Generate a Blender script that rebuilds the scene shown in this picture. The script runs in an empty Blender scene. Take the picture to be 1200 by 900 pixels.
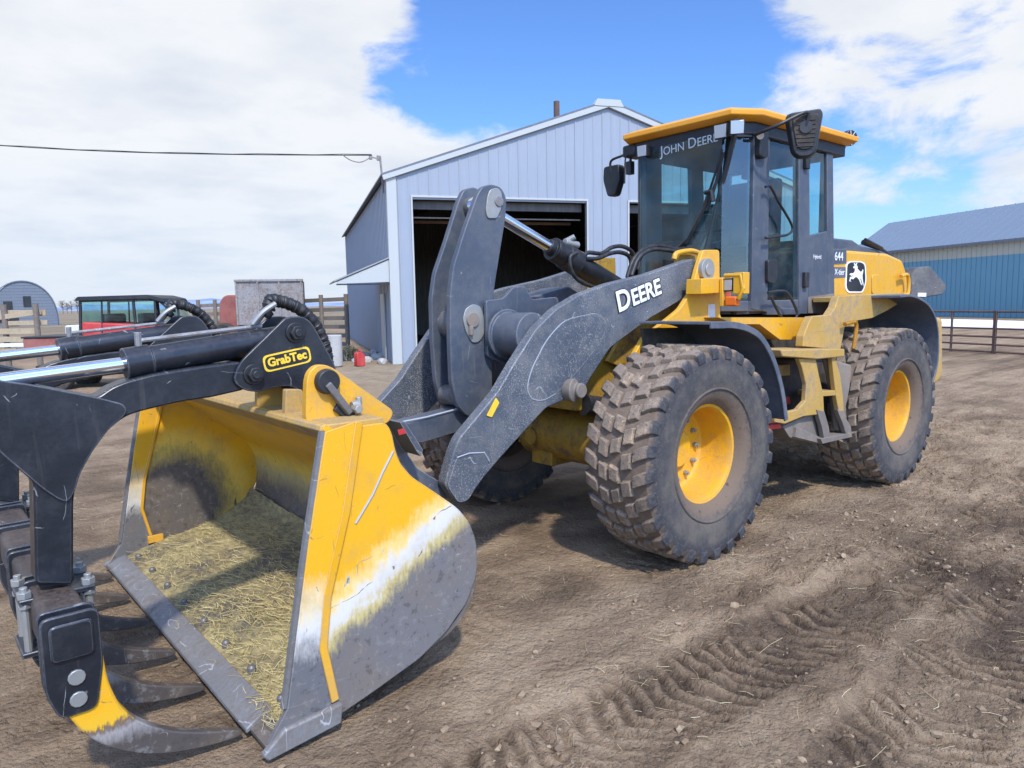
CLOUDS = [  # direction, inner angle, outer angle, weight
    ((-0.154,-0.954,0.256), 16, 40, .34), ((-0.315,-0.924,0.217), 8, 27, .20), ((0.012,-0.998,0.06), 8, 24, .15), ((-0.552,-0.751,0.363), 2, 7, .34), ((-0.594,-0.768,0.242), 2, 9, .22),
    ((-0.529,-0.796,0.295), 1.5, 7, -.34), ((-0.597,-0.742,0.305), 2, 8, -.26),
    ((-0.69,-0.654,0.31), 5, 18, -.36), ((-0.785,-0.581,0.217), 4, 14, -.12), ((-0.91,-0.305,0.28), 6, 24, .34), ((-0.883,-0.41,0.227), 4, 12, .12),
    ((-0.924,-0.365,0.111), 3, 13, -.34), ((-0.957,-0.269,0.109), .6, 3, .16), ((-0.906,-0.415,0.085), .8, 4, .12)]
BW, BZ = 4.2, 8.45
import bpy, bmesh, math, random
import numpy as np
from mathutils import Vector, Matrix
random.seed(7); np.random.seed(7)
scene = bpy.context.scene
COL = scene.collection
R = math.radians
PI = math.pi

# ------------------------------------------------------------------ camera
cam_d = bpy.data.cameras.new('camera'); cam = bpy.data.objects.new('camera', cam_d); COL.objects.link(cam)
scene.camera = cam
cam_d.sensor_width = 36; cam_d.lens = 36*847.19/1200; cam_d.clip_start = .05; cam_d.clip_end = 9000
F = Vector((-0.6423182, -0.75819442, -0.11210955)); RT = Vector((-0.76152415, 0.64787279, -0.01848829)); U = Vector((-0.08665045, -0.07349876, 0.99352385))
m = Matrix.Identity(4)
for i in range(3):
    m[i][0] = RT[i]; m[i][1] = U[i]; m[i][2] = -F[i]
m.translation = Vector((4.056, 4.003, 1.757))
cam.matrix_world = m

# ------------------------------------------------------------------ light
SUN_AZ = R(66); SUN_EL = R(50)
sd = Vector((math.cos(SUN_AZ)*math.cos(SUN_EL), math.sin(SUN_AZ)*math.cos(SUN_EL), math.sin(SUN_EL)))
sun_d = bpy.data.lights.new('sun', 'SUN'); sun = bpy.data.objects.new('sun', sun_d); COL.objects.link(sun)
sun_d.energy = 3.3; sun_d.angle = R(2.5); sun_d.color = (1, .945, .86)
sun.rotation_mode = 'QUATERNION'; sun.rotation_quaternion = sd.to_track_quat('Z', 'Y')
scene.view_settings.view_transform = 'Standard'
scene.view_settings.look = 'None'
scene.view_settings.exposure = 0.37
scene.view_settings.gamma = 1
scene.view_settings.use_curve_mapping = False

class NT:
    def __init__(s, nt): s.nt = nt; s.n = nt.nodes; s.l = nt.links
    def new(s, t, **k):
        n = s.n.new(t)
        for a, b in k.items():
            if hasattr(n, a): setattr(n, a, b)
        return n
    def val(s, sock, v):
        if isinstance(v, bpy.types.NodeSocket): s.l.new(v, sock)
        else: sock.default_value = v
    def math(s, op, a, b=0.0, c=None, clamp=False):
        n = s.new('ShaderNodeMath', operation=op, use_clamp=clamp)
        s.val(n.inputs[0], a); s.val(n.inputs[1], b)
        if c is not None: s.val(n.inputs[2], c)
        return n.outputs[0]
    def vmath(s, op, a, b=None, out=0):
        n = s.new('ShaderNodeVectorMath', operation=op); s.val(n.inputs[0], a)
        if b is not None: s.val(n.inputs[1], b)
        return n.outputs[out]
    def noise(s, vec, scale, detail=4, rough=.55, dist=0, out=0):
        n = s.new('ShaderNodeTexNoise'); s.l.new(vec, n.inputs['Vector'])
        n.inputs['Scale'].default_value = scale; n.inputs['Detail'].default_value = detail
        n.inputs['Roughness'].default_value = rough; n.inputs['Distortion'].default_value = dist
        return n.outputs[out]
    def ramp(s, fac, stops, interp='LINEAR'):
        n = s.new('ShaderNodeValToRGB'); n.color_ramp.interpolation = interp; s.l.new(fac, n.inputs[0])
        e = n.color_ramp.elements
        while len(e) < len(stops): e.new(.5)
        for i, (p, c) in enumerate(stops):
            e[i].position = p; e[i].color = (*c, 1) if len(c) == 3 else c
        return n.outputs[0]
    def step(s, x, a, b):
        n = s.new('ShaderNodeMapRange', interpolation_type='SMOOTHSTEP'); s.val(n.inputs[0], x)
        n.inputs[1].default_value = a; n.inputs[2].default_value = b
        return n.outputs[0]
    def mix(s, f, a, b):
        n = s.new('ShaderNodeMix', data_type='RGBA'); s.val(n.inputs[0], f)
        for k, v in ((6, a), (7, b)):
            if isinstance(v, tuple): v = (*v, 1) if len(v) == 3 else v
            s.val(n.inputs[k], v)
        return n.outputs[2]
    def scale(s, vec, v): return s.vmath('MULTIPLY', vec, v)

world = bpy.data.worlds.new('World'); scene.world = world; world.use_nodes = True
w = NT(world.node_tree); w.n.clear()
sky = w.new('ShaderNodeTexSky', sky_type='NISHITA', sun_disc=False)
sky.sun_elevation = SUN_EL; sky.sun_rotation = PI/2-SUN_AZ; sky.air_density = 1.0; sky.dust_density = .4; sky.ozone_density = 2.5
tc = w.new('ShaderNodeTexCoord').outputs['Generated']
nrm = w.vmath('NORMALIZE', tc)
sep = w.new('ShaderNodeSeparateXYZ'); w.l.new(nrm, sep.inputs[0])
zz = w.math('ADD', w.math('MAXIMUM', sep.outputs[2], 0.0), .16)
cmb = w.new('ShaderNodeCombineXYZ')
w.val(cmb.inputs[0], w.math('DIVIDE', sep.outputs[0], zz)); w.val(cmb.inputs[1], w.math('DIVIDE', sep.outputs[1], zz))
flat = cmb.outputs[0]
nv = w.scale(nrm, (1, 1, 2.1)); n1 = w.noise(nv, 3.1, 9, .56, .2); n3 = w.noise(nv, 9.5, 9, .62, .5)
dens = w.math('ADD', w.math('MULTIPLY', w.math('SUBTRACT', n1, .5), 1.7), w.math('ADD', w.math('MULTIPLY', w.math('SUBTRACT', n3, .5), .75), .52))
def blob(d, a, b, wt):
    x = w.vmath('DOT_PRODUCT', nrm, d, out=1)
    return w.math('MULTIPLY', w.step(x, math.cos(R(b)), math.cos(R(a))), wt)
cov = w.math('ADD', dens, -.05)
for d, a, b, wt in CLOUDS: cov = w.math('ADD', cov, blob(d, a, b, wt))
mask = w.step(cov, .44, .72)
shade = w.noise(flat, 1.9, 6, .55, .1)
ccol = w.ramp(shade, [(.30, (5.7, 6.1, 6.7)), (.56, (7.2, 7.35, 7.55))])
hz = w.step(sep.outputs[2], .22, -.01)
ccol = w.mix(w.math('MULTIPLY', hz, .55), ccol, (5.0, 5.9, 7.3))
blue = w.mix(w.math('MULTIPLY', hz, .45), w.scale(sky.outputs[0], (.82, 1.15, 1.68)), (4.3, 5.7, 7.4))
fin = w.mix(w.math('MULTIPLY', mask, .96), blue, ccol)
# added fill: unseen sky around the sun, behind the viewer, boosted to soften shade
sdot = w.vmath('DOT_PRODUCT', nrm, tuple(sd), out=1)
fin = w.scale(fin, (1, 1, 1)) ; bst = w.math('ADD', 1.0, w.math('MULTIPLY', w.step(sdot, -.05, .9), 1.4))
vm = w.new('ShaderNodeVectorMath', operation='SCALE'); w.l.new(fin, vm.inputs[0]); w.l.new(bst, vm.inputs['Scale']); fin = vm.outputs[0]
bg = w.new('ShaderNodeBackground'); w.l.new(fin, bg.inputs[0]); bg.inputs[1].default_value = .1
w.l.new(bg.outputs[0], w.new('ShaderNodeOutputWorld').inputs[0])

# ------------------------------------------------------------------ materials
MATS = {}
def mat(name):
    mt = bpy.data.materials.new(name); mt.use_nodes = True
    t = NT(mt.node_tree); t.b = t.n['Principled BSDF']; t.mt = mt
    t.obj = t.new('ShaderNodeTexCoord').outputs['Object']
    MATS[name] = mt
    return t
def bump(t, h, strength=.3, dist=.01):
    b = t.new('ShaderNodeBump'); b.inputs['Strength'].default_value = strength; b.inputs['Distance'].default_value = dist
    t.l.new(h, b.inputs['Height']); t.l.new(b.outputs[0], t.b.inputs['Normal'])
def scratches(t, sc=1.0, dens=.5):
    """thin bright or dark lines: the zero contours of stretched noise, broken up by a mask"""
    out = None
    for k, (v, seed) in enumerate((((2.2, 2.2, 9), 0), ((9, 3, 2.2), 31), ((5, 5, 5), 57))):
        vv = t.vmath('ADD', t.scale(t.obj, tuple(x*sc for x in v)), (seed, seed*.7, seed*.3)); vv = t.vmath('ADD', vv, t.scale(t.noise(t.obj, 40, 3, .6, out=1), (.05, .05, .05)))
        n = t.noise(vv, .8, 1.2, .4, .12)
        ln = t.math('ABSOLUTE', t.math('SUBTRACT', n, .5))
        m = t.noise(vv, 2.3, 2, .5)
        q = t.math('MULTIPLY', t.step(ln, .0042, .0012), t.step(m, .64-dens*.13, .70-dens*.13))
        out = q if out is None else t.math('MAXIMUM', out, q)
    return out
def edges(t, rad=.012):
    bv = t.new('ShaderNodeBevel', samples=4); bv.inputs['Radius'].default_value = rad
    g = t.new('ShaderNodeNewGeometry').outputs['Normal']
    dt = t.vmath('DOT_PRODUCT', bv.outputs[0], g, out=1)
    return t.step(t.math('ADD', t.math('SUBTRACT', 1.0, dt), t.math('MULTIPLY', t.math('SUBTRACT', t.noise(t.obj, 22, 5, .7), .5), .22)), .09, .15)
def paint(name, c, rough=.4, dust=(.25, .2, .15), amt=.35, speck=0, metal=0, scale=1, vary=.12, scratch=None, edge=None, sd=.5, up=.35):
    t = mat(name)
    a = t.noise(t.obj, 2.2*scale, 6, .6); b = t.noise(t.obj, 14*scale, 6, .65); f = t.noise(t.obj, 60*scale, 5, .65)
    base = t.mix(t.step(a, .35, .7), tuple(x*(1-vary) for x in c), tuple(min(1, x*(1+vary)) for x in c))
    d = t.math('MULTIPLY', t.step(t.math('ADD', t.math('MULTIPLY', a, .4), t.math('ADD', t.math('MULTIPLY', b, .38), t.math('MULTIPLY', f, .22))), .43, .62), min(1, amt))
    nz = t.new('ShaderNodeNewGeometry').outputs['Normal']; sp = t.new('ShaderNodeSeparateXYZ'); t.l.new(nz, sp.inputs[0])
    lay = t.math('MULTIPLY', t.math('MULTIPLY', t.step(sp.outputs[2], .35, .95), t.step(f, .36, .60)), up)   # dust lies on what faces up
    d = t.math('MAXIMUM', d, lay)
    col = t.mix(d, base, dust)
    # run marks
    run = t.noise(t.scale(t.obj, (16, 16, 1.3)), 1.5, 5, .6)
    col = t.mix(t.math('MULTIPLY', t.step(run, .60, .72), .22), col, dust)
    if speck:
        v = t.noise(t.obj, 110, 4, .65); g = t.noise(t.obj, 1.6, 4, .55)
        k = t.math('MULTIPLY', t.step(t.math('ADD', v, t.math('MULTIPLY', t.math('SUBTRACT', g, .5), .35)), .56, .60), speck)
        col = t.mix(k, col, (.36, .35, .32))
    if scratch:
        col = t.mix(t.math('MULTIPLY', scratches(t, 1.0, sd), .85), col, scratch)
    if edge:
        col = t.mix(t.math('MULTIPLY', edges(t), .8), col, edge)
    t.l.new(col, t.b.inputs['Base Color'])
    r = t.math('ADD', t.math('MULTIPLY', d, .5), t.math('ADD', t.math('MULTIPLY', b, .22), rough-.1), clamp=True)
    t.l.new(r, t.b.inputs['Roughness']); t.b.inputs['Metallic'].default_value = metal
    bump(t, t.math('ADD', f, t.math('MULTIPLY', b, .6)), .15, .004)
    return t.mt
YEL = (.72, .355, .008)
paint('yellow', YEL, .36, (.33, .24, .13), .40, vary=.07, edge=(.30, .20, .10), scratch=(.25, .17, .08), sd=.15)
paint('rim_yellow', YEL, .42, (.28, .18, .10), .42, vary=.08, edge=(.24, .16, .10), scratch=(.2, .13, .07), sd=.4)
paint('yellow_dusty', (.50, .30, .06), .55, (.30, .215, .125), 1.25, vary=.12, scratch=(.2, .15, .1), up=.8)
paint('yellow_dirty', (.42, .24, .02), .5, (.09, .065, .045), .85, vary=.2)
paint('orange_roof', (.80, .33, .012), .4, (.5, .3, .1), .3, vary=.05)
paint('grey_paint', (.062, .076, .10), .40, (.18, .165, .14), .30, vary=.1, edge=(.30, .31, .32), scratch=(.24, .24, .23), sd=.1)
paint('boom_grey', (.068, .082, .102), .42, (.22, .20, .17), .40, speck=.6, vary=.12, scratch=(.36, .36, .35), edge=(.34, .35, .36), sd=.35)
paint('fender_grey', (.08, .095, .12), .5, (.24, .21, .18), .35, vary=.1)
paint('black_paint', (.013, .016, .022), .30, (.10, .09, .08), .14, vary=.2, up=.22, scratch=(.26, .26, .26), edge=(.28, .29, .31), sd=.2)
paint('black_part', (.012, .013, .015), .45, (.10, .09, .08), .2)
paint('dirty_black', (.03, .028, .025), .8, (.14, .11, .08), .6)
paint('zinc', (.33, .33, .31), .42, (.3, .27, .2), .4, metal=.5)
paint('steel', (.24, .24, .24), .5, (.17, .14, .11), .8, metal=.35, scratch=(.5, .5, .5), sd=.9, edge=(.45, .45, .46))
paint('worn_steel', (.17, .165, .16), .45, (.11, .09, .07), .8, metal=.3, scratch=(.36, .35, .33), sd=.8)
paint('muddy_steel', (.20, .17, .14), .7, (.28, .22, .16), .9, metal=.15)
paint('red_paint', (.5, .03, .03), .45, (.3, .15, .1), .35)
paint('faded_red', (.28, .075, .06), .7, (.25, .16, .12), .6, scratch=(.12, .08, .06))
paint('orange_lens', (.85, .16, .01), .25, amt=.1)
paint('white_part', (.7, .7, .68), .5, amt=.3)
paint('decal_white', (.8, .8, .79), .5, amt=.05)
paint('decal_yellow', (.85, .55, .03), .45, amt=.05)
paint('decal_grey', (.55, .6, .6), .5, amt=.05)
paint('seat_fabric', (.03, .03, .035), .9, amt=.1)
paint('wood', (.42, .33, .21), .85, (.25, .2, .14), .6, scratch=(.2, .15, .1))
paint('old_wood', (.20, .165, .13), .9, (.1, .08, .06), .6, scratch=(.1, .08, .06))
paint('rust_pipe', (.10, .065, .05), .8, (.2, .1, .06), .6)
paint('galv_dark', (.075, .075, .078), .7, (.20, .18, .15), .6, scratch=(.34, .33, .31))
paint('beam_black', (.035, .026, .022), .45, (.16, .12, .09), .5, scratch=(.2, .18, .16))
paint('weld', (.36, .38, .40), .5, amt=.2)
paint('galv_old', (.30, .29, .28), .6, (.18, .13, .10), .9, metal=.2, scratch=(.16, .12, .1))
paint('concrete', (.42, .41, .38), .9, (.3, .27, .22), .5)
t = mat('chrome'); t.b.inputs['Base Color'].default_value = (.75, .76, .8, 1); t.b.inputs['Metallic'].default_value = 1; t.b.inputs['Roughness'].default_value = .16
t = mat('hose'); t.l.new(t.ramp(t.noise(t.obj, 30, 4), [(.4, (.010, .010, .011)), (.7, (.04, .036, .03))]), t.b.inputs['Base Color']); t.b.inputs['Roughness'].default_value = .5
t = mat('lamp_lens'); t.b.inputs['Base Color'].default_value = (.40, .43, .46, 1); t.b.inputs['Roughness'].default_value = .25; t.b.inputs['Metallic'].default_value = .4
t = mat('mirror'); t.b.inputs['Base Color'].default_value = (.6, .65, .7, 1); t.b.inputs['Roughness'].default_value = .05; t.b.inputs['Metallic'].default_value = 1
def glassmat(name, tint, alpha_mix):
    t = mat(name)
    tr = t.new('ShaderNodeBsdfTransparent'); tr.inputs[0].default_value = (*tint, 1)
    gl = t.new('ShaderNodeBsdfGlossy'); gl.inputs['Roughness'].default_value = .03; gl.inputs[0].default_value = (.9, .95, 1, 1)
    fr = t.new('ShaderNodeFresnel'); fr.inputs[0].default_value = 1.5
    dif = t.new('ShaderNodeBsdfDiffuse'); dif.inputs[0].default_value = (.30, .30, .27, 1)
    mx = t.new('ShaderNodeMixShader'); bf = t.new('ShaderNodeNewGeometry').outputs['Backfacing']; t.val(mx.inputs[0], t.math('MULTIPLY', t.math('MULTIPLY', fr.outputs[0], alpha_mix, clamp=True), t.math('SUBTRACT', 1.0, bf))); t.l.new(tr.outputs[0], mx.inputs[1]); t.l.new(gl.outputs[0], mx.inputs[2])
    dn = t.math('MULTIPLY', t.step(t.noise(t.obj, 3, 5, .6), .35, .75), .10)
    m2 = t.new('ShaderNodeMixShader'); t.val(m2.inputs[0], dn); t.l.new(mx.outputs[0], m2.inputs[1]); t.l.new(dif.outputs[0], m2.inputs[2])
    t.l.new(m2.outputs[0], t.n['Material Output'].inputs[0])
glassmat('glass', (.76, .91, .91), 1.1)
glassmat('glass_corner', (.66, .84, .85), 1.9)
glassmat('glass_dark', (.68, .86, .88), 1.2)

# bucket: yellow paint worn to steel where the load rubs
def wear(name, axis_expr, stops, lines=.9):
    t = mat(name)
    sp = t.new('ShaderNodeSeparateXYZ'); t.l.new(t.obj, sp.inputs[0])
    x, y, z = sp.outputs
    d = axis_expr(t, x, y, z)
    nz = t.noise(t.scale(t.obj, (6, 6, 6)), 1.2, 8, .72, .4)
    fine = t.noise(t.scale(t.obj, (55, 55, 14)), 1.3, 6, .7)
    d = t.math('ADD', d, t.math('ADD', t.math('MULTIPLY', t.math('SUBTRACT', nz, .5), .26), t.math('MULTIPLY', t.math('SUBTRACT', fine, .5), .20)))
    sc1 = scratches(t, 1.0, .35); sc2 = scratches(t, 2.1, .35)
    d2 = t.math('ADD', d, t.math('MULTIPLY', sc1, .22))
    col = t.ramp(d2, stops)
    steel = t.step(d, stops[-2][0], stops[-1][0])
    big = t.noise(t.obj, 3, 7, .65); b2 = t.noise(t.obj, 24, 6, .7)
    col = t.mix(t.math('MULTIPLY', t.step(big, .45, .68), .35), col, (.26, .19, .11))
    col = t.mix(t.math('MULTIPLY', t.math('MULTIPLY', t.step(b2, .55, .63), steel), .45), col, (.30, .285, .27))
    col = t.mix(t.math('MULTIPLY', t.math('MULTIPLY', t.step(b2, .44, .36), steel), .5), col, (.075, .06, .05))
    col = t.mix(t.math('MULTIPLY', t.math('MULTIPLY', sc2, lines), t.math('ADD', .25, t.math('MULTIPLY', steel, .6))), col, (.42, .40, .37))
    col = t.mix(t.math('MULTIPLY', sc1, t.math('MULTIPLY', t.math('SUBTRACT', 1.0, steel), .75)), col, (.10, .08, .06))
    col = t.mix(t.math('MULTIPLY', edges(t, .014), .85), col, (.12, .11, .11))
    t.l.new(col, t.b.inputs['Base Color'])
    t.val(t.b.inputs['Metallic'], t.math('MULTIPLY', steel, .35))
    t.val(t.b.inputs['Roughness'], t.math('ADD', .36, t.math('MULTIPLY', fine, .3)))
    bump(t, t.math('ADD', t.noise(t.obj, 40, 6, .7), t.math('MULTIPLY', sc2, -.8)), .3, .004)
    return t.mt
Y2 = (.74, .37, .007)
# outside of the side plate: wear boundary rises towards the heel at the back
def near_expr(t, x, y, z):
    b = t.math('ADD', t.math('MULTIPLY', x, .55), z)     # below the line -> worn
    v = t.math('MULTIPLY', t.math('SUBTRACT', 2.06, b), 1.35)
    return t.math('ADD', v, .42, clamp=True)
wear('bucket_outer', near_expr, [(.26, Y2), (.38, (.78, .56, .2)), (.45, (.62, .60, .56)), (.52, (.60, .56, .46)), (.58, (.5, .40, .15)), (.66, (.20, .19, .185))])
def strip_expr(t, x, y, z):
    return t.math('ADD', t.math('MULTIPLY', t.math('SUBTRACT', .62, z), 1.2), .45, clamp=True)
wear('bucket_strip', strip_expr, [(.35, Y2), (.52, (.70, .58, .35)), (.62, (.6, .58, .52)), (.78, (.17, .17, .175))])
def far_expr(t, x, y, z):
    v = t.vmath('DISTANCE', t.vmath('MULTIPLY', t.obj, (1, .0, 1)), (2.66, 0, .38), out=1)
    return t.math('SUBTRACT', .98, t.math('MULTIPLY', v, 1.16), clamp=True)
wear('bucket_far_inside', far_expr, [(.30, Y2), (.46, (.80, .52, .08)), (.53, (.5, .36, .08)), (.66, (.15, .13, .115))])
def shell_expr(t, x, y, z):
    return t.math('ADD', t.math('MULTIPLY', t.math('SUBTRACT', .70, z), 1.2), .42, clamp=True)
wear('bucket_shell', shell_expr, [(.30, Y2), (.45, (.72, .46, .06)), (.56, (.45, .35, .14)), (.72, (.17, .145, .12))])
def tine_expr(t, x, y, z):
    return t.math('ADD', t.math('MULTIPLY', t.math('SUBTRACT', .30, z), 2.2), .45, clamp=True)
wear('tine_worn', tine_expr, [(.30, Y2), (.46, (.7, .40, .02)), (.50, (.14, .09, .06)), (.56, (.30, .28, .26)), (.70, (.10, .085, .075))])

# rubber
t = mat('tyre_rubber')
sp = t.new('ShaderNodeSeparateXYZ'); t.l.new(t.obj, sp.inputs[0])
rad = t.math('SQRT', t.math('ADD', t.math('MULTIPLY', sp.outputs[0], sp.outputs[0]), t.math('MULTIPLY', sp.outputs[2], sp.outputs[2])))
ay = t.math('ABSOLUTE', sp.outputs[1])
na = t.noise(t.obj, 5, 6, .65); nb = t.noise(t.obj, 28, 6, .7); nc = t.noise(t.obj, 95, 3, .5)
side = t.mix(t.step(t.math('ADD', t.math('MULTIPLY', na, .6), t.math('MULTIPLY', nb, .4)), .38, .62), (.045, .045, .047), (.115, .098, .078))
shoul = t.mix(t.step(nb, .4, .65), (.018, .022, .032), (.07, .065, .06))
rr = t.math('ADD', rad, t.math('MULTIPLY', t.math('SUBTRACT', nb, .5), .09))
side = t.mix(t.math('MULTIPLY', t.step(rr, .585, .635), .85), side, shoul)
tread = t.mix(t.step(t.math('ADD', t.math('MULTIPLY', na, .4), t.math('MULTIPLY', nb, .5)), .42, .6), (.21, .16, .115), (.42, .30, .19))
tread = t.mix(t.math('MULTIPLY', t.step(nc, .6, .66), .7), tread, (.03, .028, .026))
tread = t.mix(t.step(rad, .730, .705), tread, (.15, .105, .07))
yy = t.math('ADD', ay, t.math('MULTIPLY', t.math('SUBTRACT', nb, .5), .10))
vo = t.new('ShaderNodeTexVoronoi'); vo.inputs['Scale'].default_value = 16; t.l.new(t.obj, vo.inputs['Vector'])
tread = t.mix(t.math('MULTIPLY', t.step(vo.outputs['Distance'], .30, .12), t.math('MULTIPLY', t.step(nb, .5, .58), .8)), tread, (.035, .033, .033))
col = t.mix(t.step(yy, .262, .235), side, tread)
t.l.new(col, t.b.inputs['Base Color']); t.b.inputs['Roughness'].default_value = .85
bump(t, t.math('ADD', nb, t.math('MULTIPLY', nc, .5)), .5, .008)

# painted ribbed siding
def siding(name, c, pitch, rough=.45, stain=.25, dirt=(.3, .3, .3)):
    t = mat(name)
    a = t.noise(t.obj, .5, 5, .6); b = t.noise(t.scale(t.obj, (6, 6, .5)), 2, 5, .7)
    col = t.mix(t.math('MULTIPLY', t.step(b, .4, .75), stain), tuple(x for x in c), dirt)
    col = t.mix(t.math('MULTIPLY', t.step(a, .4, .7), .15), col, tuple(x*.8 for x in c))
    t.l.new(col, t.b.inputs['Base Color']); t.b.inputs['Roughness'].default_value = rough
    bump(t, t.noise(t.obj, 9, 4), .05, .01)
    return t.mt
siding('shed_blue', (.265, .295, .335), .3, stain=.16, dirt=(.42, .42, .42))
siding('shed_trim', (.42, .43, .40), .3, stain=.2, dirt=(.4, .4, .36))
siding('shed_dark_roof', (.12, .13, .15), .3)
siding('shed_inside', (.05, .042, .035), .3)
siding('shed_panel', (.07, .058, .048), .3)
siding('barn_blue', (.13, .29, .36), .3, stain=.15, dirt=(.15, .22, .26))
siding('barn_tan', (.44, .42, .33), .3)
siding('barn_roof', (.17, .215, .26), .3, stain=.1)
siding('hut_grey', (.135, .155, .185), .3, stain=.5, dirt=(.24, .24, .22))
siding('hut_light', (.42, .43, .40), .3, stain=.4)

# ------------------------------------------------------------------ mesh helpers
def rounded(pts, r=.02, n=3):
    out = []; N = len(pts)
    for i in range(N):
        a, b, c = Vector(pts[i-1]), Vector(pts[i]), Vector(pts[(i+1) % N])
        u, v = (a-b), (c-b); k = min(r, u.length*.45, v.length*.45)
        p, q = b+u.normalized()*k, b+v.normalized()*k
        for j in range(n+1):
            s = j/n; out.append(tuple((1-s)**2*p+2*s*(1-s)*b+s*s*q))
    return out
def smooth_path(pts, n=6, closed=False):
    P = [Vector(p) for p in pts]; out = []
    for i in range(len(P)-1):
        p0 = P[max(i-1, 0)]; p1 = P[i]; p2 = P[i+1]; p3 = P[min(i+2, len(P)-1)]
        for j in range(n):
            s = j/n
            out.append(.5*((2*p1)+(p2-p0)*s+(2*p0-5*p1+4*p2-p3)*s*s+(3*p1-p0-3*p2+p3)*s**3))
    out.append(P[-1]); return out
class MB:
    def __init__(s): s.bm = bmesh.new()
    def prism(s, pts, ax, a, b):
        f = {'y': lambda p, t: (p[0], t, p[1]), 'x': lambda p, t: (t, p[0], p[1]), 'z': lambda p, t: (p[0], p[1], t)}[ax]
        A = [s.bm.verts.new(f(p, a)) for p in pts]; B = [s.bm.verts.new(f(p, b)) for p in pts]; n = len(pts)
        s.bm.faces.new(A[::-1]); s.bm.faces.new(B)
        for i in range(n): s.bm.faces.new((A[i], A[(i+1) % n], B[(i+1) % n], B[i]))
        return s
    def box(s, x0, x1, y0, y1, z0, z1): return s.prism([(x0, z0), (x1, z0), (x1, z1), (x0, z1)], 'y', y0, y1)
    def hexa(s, b4, t4):
        A = [s.bm.verts.new(p) for p in b4]; B = [s.bm.verts.new(p) for p in t4]
        s.bm.faces.new(A[::-1]); s.bm.faces.new(B)
        for i in range(4): s.bm.faces.new((A[i], A[(i+1) % 4], B[(i+1) % 4], B[i]))
        return s
    def tube(s, path, r, n=12, cap=True, sx=1.0):
        P = [Vector(p) for p in path]; rs = r if isinstance(r, (list, tuple)) else [r]*len(P)
        up = Vector((0, 0, 1)); rings = []
        t0 = (P[1]-P[0]).normalized()
        nx = t0.cross(up) if abs(t0.z) < .95 else t0.cross(Vector((1, 0, 0)))
        nx.normalize()
        for i, p in enumerate(P):
            tg = (P[min(i+1, len(P)-1)]-P[max(i-1, 0)]).normalized()
            nx = (nx-tg*nx.dot(tg)).normalized(); ny = tg.cross(nx)
            rings.append([s.bm.verts.new(p+(nx*math.cos(2*PI*j/n)*sx+ny*math.sin(2*PI*j/n))*rs[i]) for j in range(n)])
        for a, b in zip(rings, rings[1:]):
            for j in range(n): s.bm.faces.new((a[j], a[(j+1) % n], b[(j+1) % n], b[j]))
        if cap: s.bm.faces.new(rings[0][::-1]); s.bm.faces.new(rings[-1])
        return s
    def cyl(s, a, b, r, n=20): return s.tube([a, b], r, n)
    def bar(s, a, b, wd, ht, up=(0, 0, 1)):
        a, b = Vector(a), Vector(b); t = (b-a).normalized(); u = Vector(up); x = t.cross(u).normalized(); u = x.cross(t)
        c = [(-.5, -.5), (.5, -.5), (.5, .5), (-.5, .5)]
        return s.hexa([a+x*wd*i+u*ht*j for i, j in c], [b+x*wd*i+u*ht*j for i, j in c])
    def ribbon(s, path, wd, th, axis=(0, 1, 0)):   # a swept strip: width along axis, thickness across
        P = [Vector(p) for p in path]; ax = Vector(axis); ws = wd if isinstance(wd, (list, tuple)) else [wd]*len(P); ts = th if isinstance(th, (list, tuple)) else [th]*len(P)
        rings = []
        for i, p in enumerate(P):
            tg = (P[min(i+1, len(P)-1)]-P[max(i-1, 0)]).normalized(); nn = tg.cross(ax).normalized()
            rings.append([s.bm.verts.new(p+ax*ws[i]*a+nn*ts[i]*b) for a, b in ((-.5, -.5), (.5, -.5), (.5, .5), (-.5, .5))])
        for a, b in zip(rings, rings[1:]):
            for j in range(4): s.bm.faces.new((a[j], a[(j+1) % 4], b[(j+1) % 4], b[j]))
        s.bm.faces.new(rings[0][::-1]); s.bm.faces.new(rings[-1]); return s
    def lathe(s, prof, n=48, c=(0, 0, 0), closed=False, cap=True):   # prof: (r, y) about the y axis
        rings = [[s.bm.verts.new((c[0]+r*math.cos(2*PI*j/n), c[1]+y, c[2]+r*math.sin(2*PI*j/n))) for j in range(n)] for r, y in prof]
        prs = list(zip(rings, rings[1:]))+([(rings[-1], rings[0])] if closed else [])
        for a, b in prs:
            for j in range(n): s.bm.faces.new((a[j], a[(j+1) % n], b[(j+1) % n], b[j]))
        if not closed and cap: s.bm.faces.new(rings[0][::-1]); s.bm.faces.new(rings[-1])
        return s
    def quad(s, *p): s.bm.faces.new([s.bm.verts.new(q) for q in p]); return s
    def obj(s, name, mt, parent=None, bevel=0, angle=35, seg=2, kind=None, rn=True):
        if rn: bmesh.ops.recalc_face_normals(s.bm, faces=s.bm.faces)
        me = bpy.data.meshes.new(name); s.bm.to_mesh(me); s.bm.free()
        me.polygons.foreach_set('use_smooth', [True]*len(me.polygons)); me.set_sharp_from_angle(angle=R(angle))
        o = bpy.data.objects.new(name, me); COL.objects.link(o); me.materials.append(MATS[mt])
        if parent: o.parent = parent
        if bevel:
            b = o.modifiers.new('bevel', 'BEVEL'); b.width = bevel; b.segments = seg; b.limit_method = 'ANGLE'; b.angle_limit = R(40); b.harden_normals = False
        if kind: o['kind'] = kind
        return o
def empty(name, label, cat, loc=(0, 0, 0), rz=0, group=None):
    o = bpy.data.objects.new(name, None); COL.objects.link(o); o.location = loc; o.rotation_euler = (0, 0, rz)
    o['label'] = label; o['category'] = cat
    if group: o['group'] = group
    return o
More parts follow.
